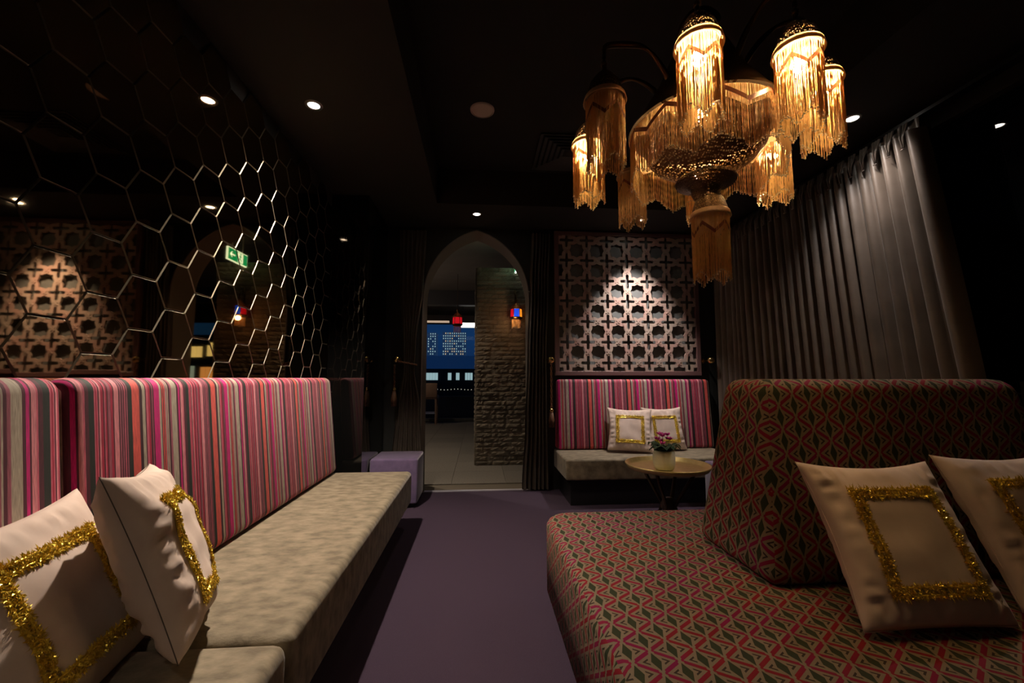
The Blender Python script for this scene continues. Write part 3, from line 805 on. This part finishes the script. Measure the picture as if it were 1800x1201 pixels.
tassel_rope('rope_tieback', -.845, 4.30, 1.28, .90, 'maroon rope tieback with bronze tassel round the left arch curtain', (-.735, 1.30, .10))
tassel_rope('rope_tieback', .735, 4.31, 1.30, .68, 'loose maroon rope with dark tassel hanging from the knob left of the far banquette')

# ================================================================== BRASS TRAY TABLE AND PLANT
TX, TY, TZ = 1.315, 2.93, .527
t = tag(empty('tray_table', (TX, TY, 0)), 'round brass tray table on dark legs in front of the far banquette', 'table')
bm = bmesh.new(); lathe(bm, [(.001, 0), (.235, 0), (.262, .004), (.278, .026), (.286, .027), (.288, .022), (.268, -.006), (.235, -.010), (.001, -.010)], 56, (TX, TY, TZ))
mk('tray', bm, M['brass'], t, True)
for k in range(4):
    a = PI/4+k*PI/2; bm = bmesh.new()
    tube(bm, [(TX+.17*math.cos(a), TY+.17*math.sin(a), 0), (TX+.04*math.cos(a), TY+.04*math.sin(a), .27), (TX+.19*math.cos(a), TY+.19*math.sin(a), TZ-.012)], [.012, .016, .012], 8)
    mk('leg', bm, M['wood'], t, True)
bm = bmesh.new(); lathe(bm, [(.03, .22), (.05, .25), (.05, .29), (.03, .32)], 16, (TX, TY, 0), cap=True); mk('hub', bm, M['wood'], t, True)
px, py, pz = 1.262, 2.86, TZ
t = tag(empty('potted_flower', (px, py, pz)), 'magenta flowers with veined leaves in a cream ribbed pot on the brass tray', 'plant')
bm = bmesh.new(); lathe(bm, [(.001, .001), (.052, .001), (.064, .012), (.073, .045), (.074, .085), (.069, .118), (.066, .13), (.061, .128), (.064, .09), (.05, .06), (.001, .055)], 32, (px, py, pz))
for v in bm.verts:
    d = Vector((v.co.x-px, v.co.y-py, 0)); r_ = d.length
    if r_ > .03: k = 1+.012*math.sin(22*math.atan2(d.y, d.x)); v.co.x = px+d.x*k; v.co.y = py+d.y*k
mk('pot', bm, M['pot'], t, True)
bm = bmesh.new(); lathe(bm, [(.001, .115), (.062, .112)], 20, (px, py, pz)); mk('soil', bm, pmat('potting_soil', (.03,.02,.012), .95), t)
rl = random.Random(2)
for k in range(16):
    a = k*2.4+rl.uniform(-.2, .2); L_ = rl.uniform(.055, .085); w_ = L_*.42; up = rl.uniform(.01, .055); r0 = .015+.002*k
    bm = bmesh.new(); rows = []
    for i in range(6):
        s = i/5; wid = w_*math.sin(PI*min(1, s*.93+.07))**.7*(1 if i < 5 else .12)
        rr_ = r0+L_*s; zz = pz+.115+up*2*s-1.0*up*s*s*1.4+.02*math.sin(s*PI)
        row = []
        for q in (-1, -.5, 0, .5, 1):
            cx_, cy_ = rr_*math.cos(a)-q*wid*math.sin(a), rr_*math.sin(a)+q*wid*math.cos(a)
            row.append(bm.verts.new((px+cx_, py+cy_, zz+.008*abs(q))))
        rows.append(row)
    for r1, r2 in zip(rows, rows[1:]):
        for q in range(4): bm.faces.new((r1[q], r1[q+1], r2[q+1], r2[q]))
    o = mk('leaf', bm, M['leaf'], t, True)
    sol = o.modifiers.new('thickness', 'SOLIDIFY'); sol.thickness = .0012
for k in range(9):
    a = k*2.1; r_ = .008+.042*rl.random(); fx, fy, fz = px+r_*1.2*math.cos(a), py+r_*math.sin(a), pz+.19+rl.uniform(-.03, .045)
    bm = bmesh.new(); tube(bm, [(px+.01*math.cos(a), py+.01*math.sin(a), pz+.12), (px+r_*math.cos(a)*.8, py+r_*math.sin(a)*.8, (pz+.12+fz)/2+.01), (fx, fy, fz)], .0016, 5); sm = mk('stem', bm, M['stem'], t, True)
    bm = bmesh.new()
    for q in range(5):
        b = q*2*PI/5+k; cc = Vector((math.cos(b), math.sin(b), .9)).normalized()
        base = Vector((fx, fy, fz)); tip = base+cc*.026; sdv = cc.cross(Vector((0, 0, 1))).normalized()*.012
        mid = base+cc*.015+Vector((0, 0, -.003))
        vv = [bm.verts.new(p) for p in (base, mid-sdv, tip-sdv*.6, tip+cc*.004, tip+sdv*.6, mid+sdv)]
        bm.faces.new(vv)
    fl = mk('flower', bm, M['petal'], t, True)
    sol = fl.modifiers.new('thickness', 'SOLIDIFY'); sol.thickness = .001

# ================================================================== CHANDELIER
HX, HY = .826, 1.443
ch = tag(empty('chandelier', (HX, HY, CZ)), 'large ornate bronze chandelier hung with amber beaded fringe and nine lamps', 'chandelier')
def fringe_mesh(name, rad, n, ztop, zlen, zig, zamp, seed, br=.0013, seg=13, tip=True, jit=.0025):
    rn = random.Random(seed); vs, fs = [], []; mats = []
    for i in range(n):
        a = 2*PI*(i+rn.uniform(-.3, .3))/n; tri = abs(((a/(2*PI)*zig) % 1)*2-1)
        zb = ztop-zlen+zamp*tri+rn.uniform(-.006, .006)
        r_ = rad+rn.uniform(-jit, jit); dx, dy = rn.uniform(-.002, .002), rn.uniform(-.002, .002)
        x, y = r_*math.cos(a), r_*math.sin(a); base = len(vs)
        for k in range(seg+1):
            s = k/seg; rr_ = br*(1.0 if k % 2 else .55)
            z = ztop+(zb-ztop)*s; xx, yy = x+dx*s+rn.uniform(-.0005, .0005), y+dy*s+rn.uniform(-.0005, .0005)
            for q in range(3): vs.append((xx+rr_*math.cos(q*2.094+a), yy+rr_*math.sin(q*2.094+a), z))
        for k in range(seg):
            for q in range(3):
                a0 = base+k*3+q; a1 = base+k*3+(q+1) % 3; fs.append((a0, a1, a1+3, a0+3)); mats.append(0)
        if tip:
            R2 = rn.uniform(.0026, .0038); b = len(vs); cz = zb-R2
            for dxx, dyy, dz in ((0, 0, 1), (1, 0, 0), (0, 1, 0), (-1, 0, 0), (0, -1, 0), (0, 0, -1)): vs.append((x+dx+dxx*R2, y+dy+dyy*R2, cz+dz*R2))
            for f in ((0, 1, 2), (0, 2, 3), (0, 3, 4), (0, 4, 1), (5, 2, 1), (5, 3, 2), (5, 4, 3), (5, 1, 4)): fs.append(tuple(b+q for q in f)); mats.append(1)
    me_ = bpy.data.meshes.new(name); me_.from_pydata(vs, [], fs)
    me_.materials.append(M['bead']); me_.materials.append(M['beadend'])
    me_.polygons.foreach_set('material_index', mats)
    return me_
def zig_band(name, rad, zc, h, amp, zig, n=120, thick=.0012):
    """closed band whose centre line zigzags"""
    bm = bmesh.new(); A, B = [], []
    for i in range(n):
        a = 2*PI*i/n; tri = abs(((a/(2*PI)*zig) % 1)*2-1); z = zc+amp*(tri-.5)
        A.append(bm.verts.new((rad*math.cos(a), rad*math.sin(a), z+h/2))); B.append(bm.verts.new((rad*math.cos(a), rad*math.sin(a), z-h/2)))
    for i in range(n): bm.faces.new((A[i], A[(i+1)%n], B[(i+1)%n], B[i]))
    me_ = bpy.data.meshes.new(name); bm.to_mesh(me_); bm.free(); return me_
def cloth_band(name, rad, ztop, h, amp, zig, n=100):
    bm = bmesh.new(); A, B = [], []
    for i in range(n):
        a = 2*PI*i/n; tri = abs(((a/(2*PI)*zig) % 1)*2-1)
        A.append(bm.verts.new((rad*math.cos(a), rad*math.sin(a), ztop))); B.append(bm.verts.new((rad*math.cos(a), rad*math.sin(a), ztop-h+amp*(tri-.5))))
    for i in range(n): bm.faces.new((A[i], A[(i+1)%n], B[(i+1)%n], B[i]))
    me_ = bpy.data.meshes.new(name); bm.to_mesh(me_); bm.free(); return me_
LR = .062
fr = [fringe_mesh('bead_fringe', LR-.002, 125, -.012, .240, 5, .042, s, jit=.004) for s in (1, 2)]
fr_in = fringe_mesh('inner_fringe', LR-.016, 60, -.07, .17, 5, .04, 9, tip=False)
zb_ = zig_band('zigzag_ribbon', LR+.001, -.062, .014, .038, 5)
cb_ = cloth_band('cloth_band', LR-.0045, -.004, .050, .036, 5)
def cap_mesh(name, prof, mat):
    bm = bmesh.new(); lathe(bm, prof, 32); me_ = bpy.data.meshes.new(name); bm.to_mesh(me_); bm.free()
    for p in me_.polygons: p.use_smooth = True
    me_.materials.append(mat); return me_
cap_o = cap_mesh('lamp_cap', [(.012, .088), (.030, .080), (.050, .052), (.060, .018), (.063, .006)], M['perf'])
cap_rim = cap_mesh('cap_rim', [(.0635, .010), (.0665, .006), (.070, -.006), (.0715, -.012), (.0695, -.012), (.0655, .0)], M['cream'])
cap_in = cap_mesh('cap_lining', [(.020, .075), (.044, .050), (.056, .018), (.061, .004)], M['cream'])
cap_fin = cap_mesh('cap_finial', [(.004, .125), (.008, .115), (.006, .105), (.013, .095), (.015, .088)], M['bronze'])
bm = bmesh.new(); ball(bm, (0, 0, -.045), .021, 14, 10, 1.15); bulb_on = bpy.data.meshes.new('bulb'); bm.to_mesh(bulb_on); bm.free()
bulb_off = bulb_on.copy(); bulb_on.materials.append(M['bulb_on']); bulb_off.materials.append(M['bulb_off'])
for m_ in (bulb_on, bulb_off):
    for p in m_.polygons: p.use_smooth = True
bm = bmesh.new(); lathe(bm, [(.014, -.022), (.015, .03), (.015, .08)], 14, cap=True); sock = bpy.data.meshes.new('socket'); bm.to_mesh(sock); bm.free(); sock.materials.append(M['bronze'])
def lamp(p, on, k):
    """p in chandelier-local coords of the rim centre"""
    c_ = mkme('lamp_cap', cap_o, None, ch, p)
    mkme('cap_rim', cap_rim, None, c_); mkme('cap_lining', cap_in, None, c_); mkme('finial', cap_fin, None, c_)
    mkme('socket', sock, None, c_); mkme('bulb', bulb_on if on else bulb_off, None, c_)
    mkme('cloth_band', cb_, M['cream'], c_); mkme('zigzag_ribbon', zb_, M['ribbon'], c_)
    o = mkme('bead_fringe', fr[k % 2], None, c_); o['kind'] = 'stuff'; o.rotation_euler = (0, 0, k*.7)
    o = mkme('inner_fringe', fr_in, None, c_); o['kind'] = 'stuff'
    return c_
RZ = 1.85+.285-CZ    # rim height of the ring lamps in local z
on = [True, True, True, True, False, False, True, False]
# angles start at the lamp nearest the camera on the left and go round
ring = [math.radians(-112-4.4+45*k) for k in range(8)]
lit = {0: True, 1: True, 2: True, 3: True, 4: True, 5: False, 6: True, 7: False}
rads = [.37, .34, .365, .38, .38, .45, .43, .44]
dang = [-4, 3, 0, 0, 0, -4, 0, 0]
dzs = [0, 0, .03, -.028, -.028, -.028, -.028, -.062]
for k, a in enumerate(ring):
    r_ = rads[k]; dz = dzs[k]; a += math.radians(dang[k])
    p = Vector((r_*math.cos(a), r_*math.sin(a), RZ+dz)); lamp(p, lit[k], k)
    bm = bmesh.new(); pts = []
    d = Vector((math.cos(a), math.sin(a), 0))
    for q, (rr_, zz) in enumerate(((.10, .05), (.14, .12), (.19, .19), (.25, .235), (.31, .235), (r_-.015, .195), (r_, .16), (r_, .118))):
        pts.append(d*rr_+Vector((0, 0, RZ+dz+zz)))
    sm_ = []
    for i in range(len(pts)-1):
        for q in range(3):
            s = q/3; p0, p1, p2, p3 = pts[max(i-1, 0)], pts[i], pts[i+1], pts[min(i+2, len(pts)-1)]
            sm_.append(.5*((2*p1)+(-p0+p2)*s+(2*p0-5*p1+4*p2-p3)*s*s+(-p0+3*p1-3*p2+p3)*s**3))
    sm_.append(pts[-1]); tube(bm, sm_, [.006+.005*abs(math.sin(i*.35)) for i in range(len(sm_))], 8)
    mk('arm', bm, M['bronze'], ch, True, world=False)
# hanging lamp in the middle, unlit
HL = 1.745-CZ; lamp(Vector((.012, 0, HL)), False, 5)
# central body
Z0 = lambda z: z-CZ
bm = bmesh.new(); lathe(bm, [(.055, Z0(2.52)), (.075, Z0(2.49)), (.045, Z0(2.46)), (.09, Z0(2.40)), (.12, Z0(2.33)), (.16, Z0(2.24)), (.235, Z0(2.12)), (.262, Z0(2.085)), (.27, Z0(2.07))], 48)
mk('central_dome', bm, pmat('dark_dome_bronze', (.035,.022,.013), .55, .8), ch, True, world=False)
bm = bmesh.new(); tube(bm, [(0, 0, Z0(CH)), (0, 0, Z0(2.5))], .011, 10); mk('stem', bm, M['bronze'], ch, True, world=False)
bm = bmesh.new(); lathe(bm, [(.085, Z0(CH)), (.085, Z0(CH)-.015), (.05, Z0(CH)-.04), (.015, Z0(CH)-.055)], 28); mk('ceiling_rose', bm, M['bronze'], ch, True, world=False)
o = mkme('bead_skirt', fringe_mesh('bead_skirt',   .262, 460, Z0(2.065), .200, 10, .05, 21, br=.0016), None, ch); o['kind'] = 'stuff'
mkme('skirt_ribbon', zig_band('skirt_ribbon', .2655, Z0(2.035), .016, .045, 10, 240), M['ribbon'], ch)
mkme('skirt_cloth', cloth_band('skirt_cloth', .256, Z0(2.07), .055, .04, 10, 240), M['cream'], ch)
bm = bmesh.new(); lathe(bm, [(.215, Z0(2.03)), (.205, Z0(1.985)), (.175, Z0(1.95)), (.125, Z0(1.915)), (.085, Z0(1.895)), (.06, Z0(1.885))], 48)
mk('gilt_bowl', bm, M['perf2'], ch, True, world=False)
bm = bmesh.new(); lathe(bm, [(.05, Z0(1.90)), (.06, Z0(1.888)), (.098, Z0(1.880)), (.106, Z0(1.872)), (.102, Z0(1.862)), (.075, Z0(1.855)), (.052, Z0(1.845)), (.050, Z0(1.825)), (.044, Z0(1.812)), (.036, Z0(1.80))], 40)
mk('lower_dish', bm, M['perf'], ch, True, world=False)
bm = bmesh.new(); ball(bm, (0, 0, Z0(2.13)), .025, 14, 10); mk('bulb', bm, M['bulb_on'], ch, True, world=False)  # added bulb kept out of sight, lights the bead skirt from within

# ================================================================== LANTERNS
def lantern(x, y, z, s, cols, label, wall):
    t = tag(empty('lantern', (x, y, z)), label, 'lantern')
    for k in range(6):
        a0, a1 = k*PI/3, (k+1)*PI/3; bm = bmesh.new(); r_ = .068*s
        lo = [Vector((r_*math.cos(a), r_*math.sin(a), 0)) for a in (a0+.06, a1-.06)]; up = [Vector((r_*.94*math.cos(a), r_*.94*math.sin(a), .095*s)) for a in (a0+.06, a1-.06)]
        q = [bm.verts.new(v) for v in (lo[0], lo[1], up[1], up[0])]; q2 = [bm.verts.new(v.co*.97) for v in q]
        bm.faces.new(q); bm.faces.new(q2[::-1])
        for i in range(4): bm.faces.new((q[i], q2[i], q2[(i+1)%4], q[(i+1)%4]))
        bmesh.ops.recalc_face_normals(bm, faces=bm.faces)
        mk('pane', bm, M[cols[k]], t, world=False)
        bm = bmesh.new(); tube(bm, [(r_*1.02*math.cos(a0), r_*1.02*math.sin(a0), -.004), (r_*.96*math.cos(a0), r_*.96*math.sin(a0), .1*s)], .004*s, 6); mk('post', bm, M['bronze'], t, True, world=False)
    bm = bmesh.new(); lathe(bm, [(.045*s, -.03*s), (.06*s, -.022*s), (.076*s, -.006*s), (.072*s, .002)], 12); mk('base_ring', bm, M['bronze'], t, True, world=False)
    bm = bmesh.new(); lathe(bm, [(.072*s, .093*s), (.078*s, .10*s), (.062*s, .112*s), (.05*s, .135*s), (.03*s, .155*s), (.012*s, .165*s), (.008*s, .19*s), (.014*s, .20*s), (.004*s, .215*s)], 16); mk('dome', bm, M['perf2'], t, True, world=False)
    bm = bmesh.new(); ball(bm, (0, 0, .06*s), .018*s); mk('bulb', bm, M['glow'], t, True, world=False)
    o = mkme('bead_fringe', fringe_mesh('bead_fringe', .05*s, 40, -.025*s, .10*s, 3, .02, 3, br=.0018), None, t); o['kind'] = 'stuff'
    bm = bmesh.new()
    if wall:
        tube(bm, [(0, 0, .21*s), (0, .02, .26*s), (0, .07, .29*s), (0, 5.715-y, .24*s)], .006, 8)
        tube(bm, [(0, 5.70-y, .34*s), (0, 5.70-y, .12*s)], .012, 8)
    else:
        tube(bm, [(0, 0, .21*s), (0, 0, .9-.0)], .004, 6)
    mk('bracket', bm, M['bronze'], t, True, world=False)
    return t
lantern(.485, 5.58, 1.955, 1.15, ['pane_a', 'pane_r', 'pane_r', 'pane_r', 'pane_b', 'pane_a'], 'glowing blue and amber glass lantern on the stone pier seen through the arch', True)
lantern(-.397, 7.5, 2.10, 1.25, ['pane_r']*6, 'glowing red glass lantern hanging deeper in the corridor', False)
pl = bpy.data.lights.new('lantern_light', 'POINT'); pl.energy = 1.3; pl.color = (1, .55, .25); pl.shadow_soft_size = .03
po = bpy.data.objects.new('lantern_light', pl); COL.objects.link(po); po.location = (.44, 5.45, 1.90)
# exit sign (hangs over the corridor; the mirrors show it)
t = tag(empty('exit_sign', (.49, 5.48, 2.58)), 'green running-man exit sign hung from the corridor ceiling, seen in the mirror tiles', 'sign')
mk('housing', nb(.475, .495, 5.25, 5.72-.02, 2.585, 2.745), M['exwhite'], t)
mk('green_face', nb(.471, .475, 5.262, 5.69, 2.597, 2.733), M['green'], t)
bm = bmesh.new()
box(bm, .468, .471, 5.47, 5.59, 2.603, 2.727)       # doorway
mk('door_symbol', bm, M['exwhite'], t)
def stroke(bm, a, b, w):
    (y0, z0), (y1, z1) = a, b; d = Vector((y1-y0, z1-z0)); n_ = Vector((-d.y, d.x)).normalized()*w/2
    P4 = [(y0+n_.x, z0+n_.y), (y1+n_.x, z1+n_.y), (y1-n_.x, z1-n_.y), (y0-n_.x, z0-n_.y)]
    f = [bm.verts.new((.4665, p[0], p[1])) for p in P4]; g = [bm.verts.new((.468, p[0], p[1])) for p in P4]
    bm.faces.new(f); [bm.faces.new((f[k], g[k], g[(k+1)%4], f[(k+1)%4])) for k in range(4)]
bm = bmesh.new(); box(bm, .4665, .468, 5.520, 5.542, 2.700, 2.720)
for a, b, w in (((5.53, 2.695), (5.515, 2.655), .018), ((5.515, 2.655), (5.545, 2.635), .012), ((5.545, 2.635), (5.540, 2.610), .010), ((5.515, 2.655), (5.495, 2.635), .012), ((5.495, 2.635), (5.478, 2.632), .010), ((5.528, 2.69), (5.552, 2.672), .009), ((5.528, 2.69), (5.502, 2.680), .009)): stroke(bm, a, b, w)
mk('running_figure', bm, M['green'], t)
bm = bmesh.new()
for a, b, w in (((5.30, 2.665), (5.40, 2.665), .02), ((5.30, 2.665), (5.335, 2.70), .014), ((5.30, 2.665), (5.335, 2.63), .014)): stroke(bm, a, b, w)
bmesh.ops.translate(bm, verts=bm.verts, vec=(.0025, 0, 0))
mk('arrow_symbol', bm, M['exwhite'], t)
bm = bmesh.new(); tube(bm, [(.485, 5.36, 2.745), (.485, 5.36, 3.0)], .006, 6); tube(bm, [(.485, 5.6, 2.745), (.485, 5.6, 3.0)], .006, 6); mk('hanger', bm, M['white'], t)

# ================================================================== CORRIDOR FURNISHINGS
def bar_stool(x, y, label):
    t = tag(empty('bar_stool', (x, y, 0)), label, 'stool')
    mk('seat', nb(x-.24, x+.24, y-.22, y+.22, .62, .72, bev=.02), M['stool'], t, True)
    mk('backrest', nb(x-.25, x+.25, y-.24, y-.18, .66, 1.02, bev=.02), M['stool'], t, True)
    for sx_ in (-.21, .21):
        for sy in (-.19, .19): mk('leg', nb(x+sx_-.02, x+sx_+.02, y+sy-.02, y+sy+.02, 0, .62), M['stool'], t)
    for sy in (-.2, .2): mk('footrest', nb(x-.21, x+.21, y+sy-.01, y+sy+.01, .26, .285), M['chrome'], t)
bar_stool(-1.29, 10.9, 'tan leather bar stool by the far window seen through the arch')
t = tag(mk('strip_light', nb(-2.4, -.72, 9.95, 10.03, 2.45, 2.49), M['strip']), 'long thin warm strip light above the far window left of the red lantern', 'light')
mk('hanger', nb(-1.32, -1.31, 9.98, 9.99, 2.49, 2.85), M['black'], t, world=False)
mk('hanger', nb(-.95, -.94, 9.98, 9.99, 2.49, 2.85), M['black'], t, world=False)
t = tag(mk('panel_light', nb(-.44, .3, 9.9, 9.95, 2.33, 2.44), M['panel']), 'bright white light panel right of the red lantern in the corridor', 'light')
mk('hanger', nb(-.40, -.39, 9.92, 9.93, 2.44, 2.85), M['black'], t, world=False)
t = tag(mk('smoke_detector', lathe(bmesh.new(), [(.001, -.05), (.05, -.05), (.07, -.03), (.075, 0)], 20, (-.98, 9.6, 2.85)), M['white'], None, True), 'small round white detector on the corridor ceiling left of the lanterns', 'detector')
t = tag(empty('handrail', (2.70, .5, 0)), 'thin brass handrail running along the right-hand window', 'handrail')
bm = bmesh.new(); tube(bm, [(2.70, YB+.1, 1.135), (2.70, 1.95, 1.135)], .008, 8); mk('rail', bm, M['gold'], t, True)
bm = bmesh.new(); tube(bm, [(2.70, YB+.1, 1.07), (2.70, 1.95, 1.07)], .004, 8); mk('lower_rail', bm, M['bronze'], t, True)
for y in (-2.4, -.95, .5, 1.9): mk('post', nb(2.69, 2.71, y, y+.02, .12, 1.13), M['black'], t)

# ================================================================== CITY OUTSIDE
def block(x0, x1, y0, y1, z0, z1, label, mat='night'):
    t = tag(empty('office_building', ((x0+x1)/2, (y0+y1)/2, z0)), label, 'building')
    mk('facade', nb(x0, x1, y0, y1, z0, z1), M[mat], t); return t
rb = random.Random(8)
def tower(x0, x1, nxw, nzw, z0, z1, zb, label):
    t = tag(empty('tower_block', ((x0+x1)/2, 305, zb)), label, 'building', 'tower blocks on the skyline')
    mk('facade', nb(x0, x1, 300, 312, zb, z1), pmat('tower_facade', (.03,.05,.09), .9, emit=(.02,.06,.16), es=.5), t)
    bm = bmesh.new(); bm2 = bmesh.new(); dx = (x1-x0)/nxw; dz = (z1-z0)/nzw
    for i in range(nxw):
        for j in range(nzw):
            if rb.random() < .22: continue
            b = bm if rb.random() < .8 else bm2
            box(b, x0+dx*(i+.3), x0+dx*(i+.7), 299.8, 300, z0+dz*(j+.25), z0+dz*(j+.75))
    o = mk('lit_windows', bm, M['winw'], t); o['kind'] = 'stuff'
    o = mk('lit_windows', bm2, pmat('lit_window_warm', (.5,.4,.2), .5, emit=(1,.75,.45), es=.7), t); o['kind'] = 'stuff'
tower(-44.5, -30.5, 9, 9, 17, 33, -12, 'left of the two lit tower blocks on the skyline, beyond the bar stool')
tower(-26.2, -9.5, 11, 9, 17, 33.5, -12, 'right of the two lit tower blocks on the skyline, below the red lantern')
t = block(-60, 30, 150, 160, -12, 8.9, 'long low dark blue building under the tower blocks', 'blueband')
t = block(-12, 14, 40, 52, -12, 2.0, 'low dark building with bright white windows beyond the far window')
for a, b in ((-5.7, -3.85), (-2.95, -2.6), (-2.2, -1.85), (-1.35, -.63), (2.0, 4.2), (6, 8)):
    n_ = max(1, round((b-a)/.25))
    for k in range(n_): mk('window', nb(a+(b-a)*k/n_+.01, a+(b-a)*(k+1)/n_-.02, 39.9, 40, .95, 1.62), M['winw'], t)
t = block(16, 34, 41, 52, -12, 5.2, 'dark building with yellow and amber windows, seen in the mirror tiles')
for a, b, z0, z1, m_ in ((20.8, 22.5, 3.3, 4.3, 'winy'), (22.9, 24.0, 3.2, 4.2, 'winy'), (25.2, 26.4, 3.4, 4.4, 'winw'), (20.2, 21.3, .6, 2.2, 'winy'), (21.7, 23.0, .5, 2.3, 'wino'), (23.5, 24.3, .5, 2.4, 'winw'), (25.0, 26.6, .4, 1.6, 'wino')):
    n_ = max(1, round((b-a)/.45))
    for k in range(n_): mk('window', nb(a+(b-a)*k/n_+.04, a+(b-a)*(k+1)/n_-.04, 40.9, 41, z0, z1), M[m_], t)
g = st('ground', nb(-120, 120, 12.5, 330, -12.2, -12), M['night'])
t = tag(empty('terrace_railing', (-.5, 14, -.3)), 'dark terrace railing strung with tiny bulbs outside the far window', 'railing')
mk('rail', nb(-4, 6, 13.98, 14.02, .72, .75), M['black'], t)
bm = bmesh.new()
for k in range(90): ball(bm, (-4+k*.11, 13.97, .775+.012*math.sin(k*.9)), .014, 5, 4)
o = mk('string_lights', bm, pmat('tiny_bulb', (1,.9,.7), .5, emit=(1,.92,.75), es=.8), t); o['kind'] = 'stuff'
mk('parapet', nb(-4, 6, 14.03, 14.1, -.4, .55), M['black'], t)
st('floor_terrace', nb(-4, 7, 11.75, 14.5, -.45, -.3), M['night'])
